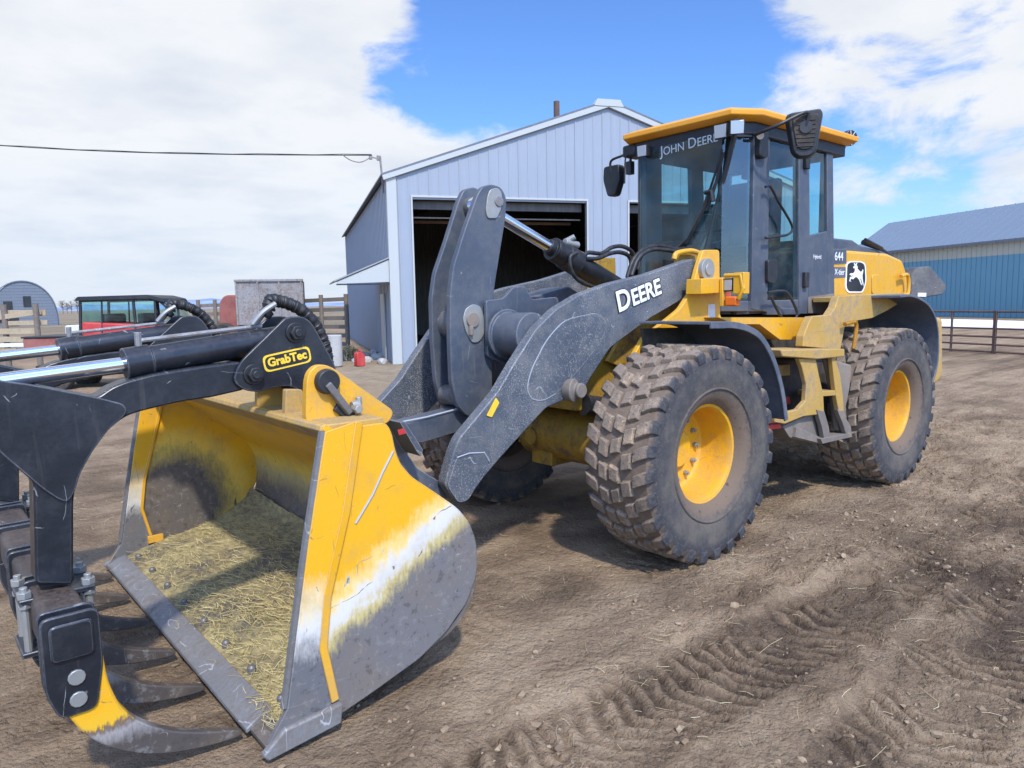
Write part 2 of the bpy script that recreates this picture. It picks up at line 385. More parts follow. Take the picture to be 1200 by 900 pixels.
def tag(o, label, cat, group=None):
    o['label'] = label; o['category'] = cat
    if group: o['group'] = group
    return o
def text_mesh(s, size, M, thick=.001, bold=0.0, xs=1.0, shear=0.0):
    cu = bpy.data.curves.new('t', 'FONT'); cu.body = s; cu.size = size; cu.extrude = thick; cu.offset = bold; cu.shear = shear; cu.resolution_u = 4
    o = bpy.data.objects.new('t', cu); COL.objects.link(o)
    dg = bpy.context.evaluated_depsgraph_get(); me = bpy.data.meshes.new_from_object(o.evaluated_get(dg))
    wd = max(v.co.x for v in me.vertices)
    bpy.data.objects.remove(o); bpy.data.curves.remove(cu)
    me.transform(M @ Matrix.Diagonal((xs, 1, 1, 1))); return me, wd*xs
def basis(o, x, y):
    x = Vector(x).normalized(); y = Vector(y); y = (y-x*y.dot(x)).normalized(); z = x.cross(y)
    M = Matrix.Identity(4)
    for i in range(3): M[i][0] = x[i]; M[i][1] = y[i]; M[i][2] = z[i]; M[i][3] = o[i]
    return M
def text_obj(name, parts, M, mt, parent, bold=0.0, shear=0.0, thick=.001):
    bm = bmesh.new(); x = 0
    for s, size in parts:
        me, wd = text_mesh(s.rstrip(), size, M @ Matrix.Translation((x, 0, 0)), thick, bold, shear=shear)
        bm.from_mesh(me); bpy.data.meshes.remove(me); x += wd+size*(.06 if s == s.rstrip() else .38)
    me = bpy.data.meshes.new(name); bm.to_mesh(me); bm.free()
    o = bpy.data.objects.new(name, me); COL.objects.link(o); me.materials.append(MATS[mt])
    if parent: o.parent = parent
    return o, x
# ================================================================== WHEEL LOADER
L = empty('wheel_loader', 'yellow and grey wheel loader with muddy tyres and a black grapple over its bucket', 'wheel loader')
def mirror(P): return [(a, -b, c) for a, b, c in P]

# ---- wheels
def tyre_mb():
    mb = MB()
    half = [(.34, .175), (.365, .215), (.42, .245), (.50, .262), (.575, .266), (.64, .262), (.675, .255), (.702, .235), (.713, .19), (.714, .0)]
    prof = half+[(r, -y) for r, y in half[-2::-1]]
    mb.lathe(prof, 96, closed=True)
    N = 28
    def pt(r, y, a): return (r*math.cos(a), y, r*math.sin(a))
    rng = random.Random(3)
    for i in range(N):
        for sgn in (-1, 1):
            a0 = 2*PI*(i+(.5 if sgn > 0 else 0))/N
            top = [(.741, .150, .00), (.743, .19, .030), (.740, .232, .055), (.727, .258, .066), (.700, .269, .07), (.655, .267, .07)]
            bot = [(.708, .146, .00), (.708, .19, .030), (.70, .228, .055), (.69, .236, .066), (.675, .24, .07), (.64, .25, .07)]
            j = rng.uniform(-.006, .006); hw = .066+rng.uniform(-.005, .005); dr = rng.uniform(-.004, .002)
            rings = []
            for (r, y, a), (r2, y2, a2) in zip(top, bot):
                rings.append([mb.bm.verts.new(pt(r2, y2*sgn, a0+a-hw+j)), mb.bm.verts.new(pt(r+dr, y*sgn, a0+a-hw*.82+j)), mb.bm.verts.new(pt(r+dr, y*sgn, a0+a+hw*.82+j)), mb.bm.verts.new(pt(r2, y2*sgn, a0+a+hw+j))])
            for A, B in zip(rings, rings[1:]):
                for q in range(4): mb.bm.faces.new((A[q], A[(q+1) % 4], B[(q+1) % 4], B[q]))
            mb.bm.faces.new(rings[0][::-1]); mb.bm.faces.new(rings[-1])
            for (y0, y1, da, w_, sk) in ((.054, .138, -.075, .080, .030),) + (((-.040, .042, -.165, .074, .030 if i % 2 else -.030),) if sgn > 0 else ()):
                a = a0+da+rng.uniform(-.010, .010); y0 += rng.uniform(-.004, .004); y1 += rng.uniform(-.004, .004); k = .010; hh = rng.uniform(-.004, .001)
                b4 = [pt(.708, y0*sgn, a-w_), pt(.708, y1*sgn, a-w_+sk), pt(.708, y1*sgn, a+w_+sk), pt(.708, y0*sgn, a+w_)]
                t4 = [pt(.744+hh, (y0+k)*sgn, a-w_*.80), pt(.744+hh, (y1-k)*sgn, a-w_*.80+sk), pt(.744+hh, (y1-k)*sgn, a+w_*.80+sk), pt(.744+hh, (y0+k)*sgn, a+w_*.80)]
                mb.hexa(b4, t4)
    # raised ring on the sidewall
    for s in (-1, 1):
        mb.lathe([(.44, s*.248), (.447, s*.262), (.455, s*.262), (.462, s*.252)], 96, cap=False)
    return mb
def rim_mb():
    mb = MB()
    prof = [(.345, .150), (.358, .166), (.363, .178), (.362, .186), (.357, .190), (.347, .187), (.343, .178), (.318, .172), (.312, .160), (.306, .13), (.300, .06), (.296, -.02), (.285, -.055), (.262, -.07), (.19, -.072), (.135, -.070), (.130, -.040), (.118, -.03), (.0005, -.03)]
    mb.lathe(prof, 72, cap=False)
    return mb
w_loc = [(0, 1.03), (-3.03, 1.03), (0, -1.03), (-3.03, -1.03)]
wheel0 = tyre = None
for i, (x, y) in enumerate(w_loc):
    if i == 0:
        rimo = rim_mb().obj('wheel', 'rim_yellow', L, angle=30)
        tyre = tyre_mb().obj('tyre', 'tyre_rubber', rimo, bevel=.007, seg=2, angle=30); tyre.scale = (.985, 1, .985)
        subs = [tyre]
        bt = MB(); bt.tube([(0, -.075, 0), (0, -.045, 0), (0, -.045, 0), (0, -.03, 0)], [.018, .018, .010, .009], 8)
        for k in range(12):
            a = 2*PI*k/12; bo = bt.obj('wheel_bolt', 'zinc', rimo) if k == 0 else bo.copy()
            if k: COL.objects.link(bo)
            bo.location = (.215*math.cos(a), 0, .215*math.sin(a)); subs.append(bo)
        rimo.location = (x, y, .725); wheel0 = rimo
    else:
        c = wheel0.copy(); COL.objects.link(c); c.parent = L; c.location = (x, y, .725)
        c.rotation_euler = (0, .37*i, 0 if y > 0 else PI)
        for k in subs:
            d = k.copy(); COL.objects.link(d); d.parent = c

# ---- axles
mb = MB(); ZA = .70
mb.tube([(0, -.50, ZA), (0, -.46, ZA), (0, .46, ZA), (0, .50, ZA)], [.19, .215, .215, .19], 40)
mb.tube([(0, -.98, ZA), (0, .98, ZA)], .125, 28)
mb.box(-.12, .16, -.36, -.12, ZA-.25, ZA-.02)
mb.tube([(.19, -.30, ZA-.02), (.235, -.30, ZA-.02)], .07, 20)
mb.tube([(.0, -.34, ZA), (.0, -.30, ZA)], .225, 36)
for k in range(10):
    a = 2*PI*k/10; mb.tube([(.2*math.cos(a), -.515, ZA+.2*math.sin(a)*.8), (.2*math.cos(a), -.49, ZA+.2*math.sin(a)*.8)], .014, 6)
mb.obj('front_axle', 'yellow_dirty', L, bevel=.006)
mb = MB(); mb.tube([(-3.03, -.98, ZA), (-3.03, .98, ZA)], .16, 28); mb.obj('rear_axle', 'dirty_black', L)

# ---- front frame and tower
for s in (1, -1):
    mb = MB()
    pts = [(-0.725,2.132),(-0.941,2.139),(-0.965,1.607),(-1.073,1.605),(-1.078,1.411),(-0.2,1.201),(0.135,1.319),(-0.024,1.493),(-0.288,1.613),(-0.441,1.686),(-0.577,1.813),(-0.661,2.007)]
    a, b = (.625, .665) if s > 0 else (-.665, -.625)
    mb.prism(rounded(pts, .03), 'y', a, b)
    mb.obj('tower_plate', 'yellow', L, bevel=.005)
    mb = MB(); a, b = (.42, .455) if s > 0 else (-.455, -.42)
    mb.prism(pts, 'y', a, b); mb.obj('tower_plate', 'yellow_dirty', L, bevel=.004)
fr = MB()
fr.prism([(.42, .98), (.40, 1.15), (.1, 1.42), (-.55, 1.72), (-1.0, 1.74), (-1.15, 1.3), (-1.2, .80), (-.35, .74), (-.25, .92)], 'y', -.40, .40)
fr.obj('front_frame', 'yellow_dirty', L, bevel=.01)
# pin boss on tower
c = (-0.745,0.69,1.981)
mb = MB(); mb.tube([(c[0], .66, c[2]), (c[0], .70, c[2])], .085, 28)
mb.tube([(c[0], .70, c[2]), (c[0], .712, c[2])], .045, 24); mb.obj('pin_boss', 'zinc', L, bevel=.003)
mb = MB()
mb.tube(smooth_path([(-0.581,0.5,2.065),(-0.613,0.5,2.112),(-0.777,0.5,2.137),(-0.89,0.5,2.127)], 6), .02, 10); mb.obj('hydraulic_pipe', 'yellow', L)

# ---- boom arms
bpts = [(1.614,0.576),(1.702,0.71),(1.628,0.896),(1.589,0.967),(1.291,1.212),(1.156,1.375),(0.966,1.585),(0.784,1.71),(0.562,1.802),(0.267,1.876),(-0.148,1.945),(-0.683,2.069),(-0.795,2.025),(-0.731,1.879),(-0.536,1.749),(-0.169,1.623),(0.269,1.427),(0.452,1.25),(0.536,1.152),(0.716,1.106),(0.887,1.073),(1.26,0.815),(1.425,0.692),(1.539,0.576)]
for s in (1, -1):
    mb = MB(); a, b = (.52, .60) if s > 0 else (-.60, -.52)
    mb.prism(rounded(bpts, .03, 2), 'y', a, b)
    arm = mb.obj('boom_arm', 'boom_grey', L, bevel=.008)
    # weld-on doubler plates seen as pale outlines
    mb = MB()
    d1 = [(0.708,1.642),(0.879,1.516),(1.015,1.328),(1.054,1.217),(1.019,1.142),(0.916,1.121),(0.77,1.168),(0.568,1.306),(0.356,1.479),(0.294,1.606),(0.397,1.68)]
    o_ = .004*s+(.60*s)
    mb.prism(rounded(d1, .08, 4), 'y', min(.60*s, o_), max(.60*s, o_)); mb.obj('doubler_plate', 'boom_grey', arm, bevel=.002)
    if s > 0:
        mb = MB(); dl = rounded(d1, .08, 4); mb.tube([(a, .602, b) for a, b in dl[2:32]], .0028, 5, cap=False); mb.obj('weld_bead', 'weld', arm)
    mb = MB()
    d2 = [(1.614,0.586),(1.69,0.703),(1.617,0.859),(1.529,0.871),(1.413,0.859),(1.375,0.8),(1.457,0.698),(1.538,0.587)]
    mb.prism(rounded(d2, .03), 'y', min(.60*s, .61*s), max(.60*s, .61*s)); mb.obj('doubler_plate', 'boom_grey', arm, bevel=.002)
    if s > 0: mb = MB(); mb.tube([(a, .612, b) for a, b in d2[2:6]], .005, 5); mb.obj('weld_bead', 'weld', arm)
    if s > 0: ARM = arm
mb = MB(); mb.prism(rounded([(1.309,1.183),(1.283,1.149),(1.345,1.066),(1.385,1.081)], .008), 'y', .6045, .608); mb.obj('reflector', 'decal_yellow', ARM)
# DEERE lettering on the arm
q0 = Vector((0.192,0.604,1.675)); q1 = Vector((-0.302,0.604,1.809))
M = basis(q0+Vector((0, .004, 0)), q1-q0, (0, 0, 1))
M0, _ = text_obj('t', [('D', .17), ('EERE', .135)], Matrix.Identity(4), 'decal_white', None, .004)
wd = _; bpy.data.objects.remove(M0); k = (q1-q0).length/wd
text_obj('lettering', [('D', .17*k), ('EERE', .135*k)], basis(q0+Vector((0, .004, 0)), q1-q0, (-.12, 0, 1)), 'decal_white', ARM, .0045)[0]
text_obj('lettering_outline', [('D', .17*k), ('EERE', .135*k)], basis(q0+Vector((0, .001, 0)), q1-q0, (-.12, 0, 1)), 'black_part', ARM, .011)[0]
# cross tube between the arms and bellcrank carrier
mb = MB()
cx, _, cz = (0.917,0.36,1.545)
mb.tube([(cx, .24, cz), (cx, .27, cz), (cx, .27, cz), (cx, .52, cz)], [.165, .17, .145, .145], 36)
mb.tube([(cx+.06, .205, cz-.03), (cx+.06, .24, cz-.03)], .09, 28)
mb.obj('cross_tube', 'grey_paint', L, bevel=.006)
for s in (1, -1):
    mb = MB()
    mb.prism(rounded([(1.059,1.774),(0.911,1.784),(0.818,1.859),(0.717,1.87),(0.647,1.775),(0.398,1.791),(0.333,1.56),(0.467,1.225),(0.741,1.157),(0.847,1.315),(1.055,1.399)], .025), 'y', *sorted((.185*s, .215*s)))
    mb.obj('bellcrank_carrier', 'grey_paint', L, bevel=.005)
mb = MB()
mb.prism(rounded([(0.395,1.773),(-0.113,1.878),(-0.24,1.815),(-0.157,1.57),(0.4,1.555)], .03), 'y', -.46, -.18)
mb.obj('cross_web', 'grey_paint', L, bevel=.01)

# ---- bellcrank (two plates), pins with zinc lock plates
bk = MB()
bk.prism(rounded([(0.946,2.544),(1.026,2.521),(1.071,2.467),(1.183,2.23),(1.28,1.997),(1.313,1.817),(1.323,1.514),(1.319,1.245),(1.283,1.094),(1.208,1.012),(1.116,0.983),(1.034,1.009),(0.979,1.098),(0.98,1.322),(0.969,1.728),(0.934,1.9),(0.833,2.333),(0.822,2.464),(0.865,2.529)], .03, 4), 'y', .12, .165)
BK = bk.obj('bellcrank_plate', 'grey_paint', L, bevel=.006)
bk = MB()
bk.prism(rounded([(0.875,2.569),(0.965,2.544),(1.012,2.47),(1.137,2.169),(1.229,1.966),(1.264,1.793),(1.267,1.503),(1.25,1.22),(1.205,1.06),(1.084,0.968),(0.986,0.957),(0.921,1.055),(0.908,1.486),(0.899,1.789),(0.844,2.09),(0.757,2.394),(0.769,2.524)], .03, 4), 'y', -.165, -.12)
bk.obj('bellcrank_plate', 'grey_paint', L, bevel=.006)
T1 = (0.913,0.15,2.424); T2 = (1.125,0.15,1.618); T3 = (1.169,0.15,1.129)
for c, r in ((T1, .07), (T2, .10), (T3, .07)):
    mb = MB(); mb.tube([(c[0], -.12, c[2]), (c[0], .12, c[2])], r, 24); mb.obj('pivot_tube', 'worn_steel', L)
lp = MB(); lp.prism(rounded([(0.97,2.506),(0.904,2.523),(0.868,2.492),(0.878,2.385),(0.917,2.32),(0.998,2.315),(1.011,2.37),(0.994,2.46)], .02, 3), 'y', .166, .176)
o = lp.obj('pin_lock_plate', 'zinc', BK, bevel=.003)
mb = MB(); mb.tube([(T1[0]-.012, .17, T1[2]+.01), (T1[0]-.012, .185, T1[2]+.01)], .035, 20); mb.obj('pin_end', 'steel', BK, bevel=.002)
lp = MB(); lp.prism(rounded([(1.2,1.721),(1.136,1.753),(1.072,1.735),(1.046,1.661),(1.049,1.547),(1.094,1.497),(1.151,1.494),(1.198,1.564),(1.223,1.655)], .025, 3), 'y', .166, .176)
lp.obj('pin_lock_plate', 'zinc', BK, bevel=.003)
mb = MB(); c = (1.147,0.18,1.647); mb.tube([(c[0], .17, c[2]), (c[0], .19, c[2])], .05, 20); mb.tube([(c[0]+.02, .185, c[2]-.04), (c[0]+.02, .185, c[2]-.10)], .018, 8)
mb.obj('grease_pin', 'muddy_steel', BK, bevel=.003)
# lower link to the bucket and its weld line
mb = MB(); mb.prism(rounded([(1.684,0.995),(1.125,1.051),(1.013,1.076),(0.985,0.988),(1.077,0.914),(1.521,0.861),(1.631,0.893)], .02), 'y', -.09, .09)
BL_ = mb.obj('bucket_link', 'grey_paint', L, bevel=.01)
mb = MB(); mb.tube([(1.709,0.095,1.015),(1.478,0.095,1.026),(1.195,0.095,1.056)], .007, 6); mb.obj('weld_bead', 'weld', BL_)

# ---- tilt cylinder
A = Vector((T1[0], 0, T1[2])); Bp = Vector((-0.474,0,1.863))
d = (Bp-A).normalized(); ln = (Bp-A).length
p1 = Vector((0.262,0,2.162)); k1 = (p1-A).dot(d)
mb = MB(); mb.tube([A+d*.04, A+d*(k1+.1)], .043, 24); mb.tube([A+Vector((0, -.06, 0)), A+Vector((0, .06, 0))], .075, 24)
mb.obj('cylinder_rod', 'chrome', L)
mb = MB()
mb.tube([A+d*(k1-.03), A+d*(k1), A+d*(k1+.02), A+d*(k1+.02), A+d*(k1+.15), A+d*(k1+.15), A+d*(k1+.30), A+d*(k1+.30), A+d*(ln+.1)], [.055, .06, .06, .088, .09, .098, .098, .085, .085], 32)
mb.obj('cylinder_barrel', 'black_part', L, bevel=.003)
mb = MB(); q = A+d*(k1+.12)
mb.tube([q+Vector((-.02, .02, .09)), q+Vector((-.16, .02, .07))], .028, 12); mb.tube([q+Vector((-.06, .0, .10)), q+Vector((-.10, .05, .13))], .022, 10)
mb.bar(q+Vector((0, -.02, .085)), q+Vector((-.26, -.02, .01)), .03, .02)
mb.obj('pipe_fitting', 'zinc', L, bevel=.003)
def hose(pts, r=.017, name='hydraulic_hose', par=None, mt='hose', n=8):
    mb = MB(); mb.tube(smooth_path(pts, n), r, 10); return mb.obj(name, mt, par or L, angle=60)
hose([(-0.095,0,2.108),(-0.153,0,2.136),(-0.301,0,2.134),(-0.423,0,2.185),(-0.559,0,2.197),(-0.688,0,2.145),(-0.732,0,2.019)])
hose([(-0.031,0.08,2.082),(-0.165,0.08,2.086),(-0.314,0.08,2.129),(-0.446,0.08,2.14),(-0.551,0.08,2.102),(-0.572,0.08,1.992)])
hose([(-0.321,0.25,1.935),(-0.392,0.25,2.068),(-0.527,0.25,2.158),(-0.709,0.25,2.192),(-0.911,0.25,2.171),(-1.097,0.25,2.184)])
hose([(-0.254,0.35,1.944),(-0.334,0.35,2.074),(-0.477,0.35,2.144),(-0.668,0.35,2.15),(-0.892,0.35,2.129)])
hose([(-0.514,0.2,2),(-0.556,0.2,2.109),(-0.728,0.2,2.182),(-0.931,0.2,2.196)], .013)
hose([(0.082,0.1,2.123),(0.155,0.1,2.083),(0.139,0.1,1.982),(0.048,0.1,1.906),(-0.142,0.1,1.854)], .016)
hose([(0.738,0.1,1.652),(0.689,0.1,1.723),(0.615,0.1,1.764),(0.508,0.1,1.781),(0.407,0.1,1.743),(0.339,0.1,1.679)], .014)
hose([(0.788,0.14,1.63),(0.708,0.14,1.687),(0.594,0.14,1.733),(0.495,0.14,1.738),(0.403,0.14,1.643)], .014)
mb = MB()
for q in [(0.85,0.16,1.685),(0.786,0.16,1.772),(0.734,0.16,1.652),(0.692,0.16,1.782),(0.881,0.16,1.662)]:
    mb.tube([q, (q[0]+.06, q[1], q[2]+.01)], .022, 6); mb.tube([(q[0]+.05, q[1], q[2]), (q[0]+.10, q[1], q[2]-.02)], .015, 8)
mb.obj('hose_fitting', 'steel', L, bevel=.002)
for s in (1, -1):
    mb = MB(); mb.tube([(-.45, .5*s, .86), (.35, .42*s, 1.02)], .075, 20); mb.obj('lift_cylinder', 'black_part', L)
# muddy pivot in front of the tyre
c = (0.655,0.62,1.171)
mb = MB(); mb.tube([(c[0]+.02, .60, c[2]), (c[0]+.02, .65, c[2]), (c[0], .655, c[2]), (c[0], .70, c[2])], [.075, .08, .05, .05], 20); mb.obj('pivot_pin', 'muddy_steel', L, bevel=.006)

# ---- coupler plates between boom and bucket
for s in (1, -1):
    mb = MB()
    mb.prism(rounded([(2.054,1.174),(2.018,1.137),(1.951,1.048),(1.877,0.941),(1.884,0.903),(1.819,0.809),(1.697,0.723),(1.619,0.678),(1.616,0.585),(1.784,0.639),(1.96,0.819),(2.021,0.929),(2.07,1.055)], .012), 'y', *sorted((.40*s, .50*s)))
    mb.prism(rounded([(2.024,1.124),(1.992,1.125),(1.882,0.952),(1.895,0.915),(1.922,0.948)], .005), 'y', *sorted((.50*s, .66*s)))
    mb.obj('coupler_plate', 'grey_paint', L, bevel=.006)

mb = MB(); mb.prism([(2.042,1.085),(1.999,1.089),(1.99,1.059),(2.033,1.055)], 'y', .661, .663); mb.obj('sticker', 'red_paint', L)
mb = MB(); mb.prism([(-0.794,1.712),(-0.886,1.717),(-0.888,1.61),(-0.796,1.612)], 'y', .666, .668); mb.obj('sticker', 'white_part', L)
# ---- bucket
floor_in = [(3.10, .055), (2.80, .125), (2.50, .185), (2.28, .235), (2.17, .29), (2.10, .38), (2.075, .50), (2.085, .65), (2.15, .77), (2.27, .875), (2.39, .965), (2.50, 1.06), (2.62, 1.15), (2.80, 1.265)]
floor_s = [(v[0], v[1]) for v in smooth_path([(a, b, 0) for a, b in floor_in], 4)]
def offset(path, d):
    out = []
    for i, p in enumerate(path):
        a, b = path[max(i-1, 0)], path[min(i+1, len(path)-1)]
        t = Vector((b[0]-a[0], b[1]-a[1])).normalized(); out.append((p[0]+t.y*-d, p[1]+t.x*d))
    return out
back = offset(floor_s, .028)
HW = 1.345
mb = MB(); mb.prism(floor_s+back[::-1], 'y', -HW, HW)
BUCKET = mb.obj('bucket', 'bucket_shell', L, bevel=.003)
side = [(2.794,1.264),(2.889,0.815),(2.943,0.549),(3.012,0.184),(3.109,0.054),(3.026,0.054),(2.79,0.069),(2.619,0.113),(2.399,0.176),(2.247,0.255),(2.126,0.359),(2.067,0.469),(2.054,0.574),(2.066,0.66),(2.099,0.746),(2.165,0.825),(2.302,0.934),(2.402,1.01),(2.459,1.08),(2.482,1.146),(2.492,1.214),(2.518,1.265)]
for s in (1, -1):
    mb = MB(); mb.prism(rounded(side, .03, 3), 'y', *sorted((HW*s, (HW+.022)*s)))
    sp_ = mb.obj('side_plate', 'bucket_outer' if s > 0 else 'bucket_far_inside', BUCKET, bevel=.004)
    mb = MB()
    strip = [(2.802,1.263),(2.897,0.819),(2.947,0.554),(3.016,0.19),(3.106,0.064),(2.794,0.079),(2.83,0.131),(2.87,0.38),(2.84,0.593),(2.741,0.925),(2.666,1.288)]
    mb.prism(strip, 'y', *sorted(((HW+.022)*s, (HW+.034)*s)))
    if s < 0: mb.prism([(a, b) for a, b in strip], 'y', -HW-.001, -HW+.014)
    mb.obj('side_cutter', 'bucket_strip', sp_, bevel=.004)
    mb = MB()
    e0 = [(2.799,1.263),(2.894,0.818),(2.947,0.554),(3.016,0.19)]
    mb.tube([(a+.004, (HW+.012)*s, b) for a, b in e0], .018, 8); mb.obj('edge_bar', 'worn_steel', sp_)
# yellow edge of raised panel
mb = MB(); pth = [(2.672,1.283),(2.746,0.928),(2.845,0.597),(2.874,0.385),(2.834,0.144)]
mb.ribbon([(a-.02, HW+.030, b) for a, b in pth], .012, .035, (0, 1, 0)); mb.obj('panel_edge', 'yellow', BUCKET, bevel=.003)
mb = MB(); pth = [(2.68, 1.2), (2.755, .93), (2.85, .6), (2.88, .4), (2.83, .17)]
mb.ribbon([(a, -HW+.012, b) for a, b in pth], .012, .02, (0, 1, 0)); mb.box(2.76, 2.86, -HW+.004, -HW+.03, .15, .2); mb.obj('panel_edge', 'yellow', BUCKET, bevel=.003)
mb = MB(); mb.tube([(a, HW+.0225, b) for a, b in [(2.492,1.138),(2.546,1.058),(2.598,0.969),(2.653,0.9),(2.683,0.863)]], .0055, 6); mb.obj('weld_bead', 'weld', BUCKET)
# cutting edge and corner shoes
mb = MB()
mb.prism([(2.80, .127), (3.04, .070), (3.085, .052), (3.09, .035), (3.04, .03), (2.80, .10)], 'y', -HW-.02, HW-.0)
mb.obj('cutting_edge', 'steel', BUCKET, bevel=.004)
mb = MB()
mb.prism([(3.00, .105), (3.06, .092), (3.115, .058), (3.115, .035), (3.00, .075)], 'y', -HW-.03, HW-.16)
mb.obj('bolt_on_edge', 'steel', BUCKET, bevel=.006)
for s in (1, -1):
    mb = MB(); mb.prism([(2.79, .135), (2.80, .05), (3.11, .02), (3.13, .05), (3.04, .12)], 'y', *sorted(((HW+.02)*s, (HW+.055)*s)))
    mb.obj('corner_shoe', 'steel', BUCKET, bevel=.008)
for k in range(8):
    if k == 0: mb = MB(); mb.tube([(0, 0, -.02), (0, 0, .012), (.0, 0, .022)], [.02, .02, .012], 12); eb = mb.obj('edge_bolt', 'worn_steel', BUCKET)
    else: eb = eb.copy(); COL.objects.link(eb)
    eb.location = (2.955, -1.18+k*.335, .115)
# top rail of bucket
mb = MB(); mb.prism([(2.50, 1.08), (2.81, 1.262), (2.80, 1.285), (2.52, 1.285), (2.49, 1.19)], 'y', -HW+.002, HW-.002)
mb.obj('top_rail', 'yellow_dusty', BUCKET, bevel=.006)
# hinge ears for the grapple
ear = [(2.788,1.27),(2.774,1.445),(2.761,1.484),(2.729,1.51),(2.69,1.511),(2.652,1.494),(2.358,1.273),(2.397,1.218)]
low_ear = [(2.776,1.256),(2.764,1.393),(2.689,1.386),(2.671,1.33),(2.676,1.244)]
for y in (1.15, .91, .62, -.62, -.91, -1.15):
    mb = MB(); mb.prism(rounded(low_ear, .01) if abs(y) == .91 else rounded(ear, .035, 4), 'y', y-.02, y+.02); E_ = mb.obj('grapple_ear', 'yellow' if abs(y) > 1 else 'yellow_dusty', BUCKET, bevel=.004)
    if y == 1.15:
        c = (2.689,1.18,1.44)
        mb = MB(); mb.tube([(c[0], 1.17, c[2]), (c[0], 1.205, c[2])], [.055, .05], 24); mb.obj('hinge_pin', 'black_part', E_, bevel=.004)
        q = [(2.699,1.2,1.432),(2.599,1.2,1.297)]
        mb = MB(); mb.bar(q[0], q[1], .03, .035, (0, 1, 0)); mb.obj('lock_handle', 'worn_steel', E_, bevel=.005)
        q = [(2.651,1.18,1.334),(2.613,1.18,1.304),(2.582,1.18,1.274)]
        mb = MB(); mb.ribbon(q, .02, .05, (0, 1, 0)); mb.obj('lock_slot', 'black_part', E_, bevel=.004)
        q = [(2.584,1.19,1.324),(2.547,1.19,1.328),(2.55,1.19,1.362)]
        mb = MB(); mb.tube([q[0], q[1]], .022, 8); mb.tube([q[1], q[2]], .014, 8); mb.tube([(q[0][0]-.01, 1.19, q[0][2]-.01), (q[0][0]-.01, 1.24, q[0][2]-.01)], .02, 6); mb.obj('lock_bolt', 'zinc', E_, bevel=.003)
# ---- grapple (black frame, cylinders and tines) carried by the bucket
G = MB(); 
YA = .88
plate = [(2.972,1.45),(2.959,1.49),(2.931,1.532),(2.73,1.706),(2.698,1.713),(2.637,1.711),(2.598,1.675),(2.493,1.471),(2.489,1.369),(2.561,1.316),(2.62,1.338),(2.723,1.402),(2.81,1.399),(2.872,1.386),(2.924,1.398),(2.959,1.423)]
armp = [(3.811,1.255),(3.79,1.512),(3.684,1.487),(3.487,1.423),(3.435,1.458),(3.379,1.477),(3.285,1.496),(3.12,1.512),(2.928,1.524),(2.872,1.46),(2.92,1.4),(3.059,1.381),(3.196,1.373),(3.278,1.361),(3.342,1.351),(3.389,1.339),(3.446,1.305),(3.509,1.246),(3.554,1.18),(3.581,1.118),(3.597,1.028),(3.621,0.71),(3.742,0.744),(3.718,1.129)]
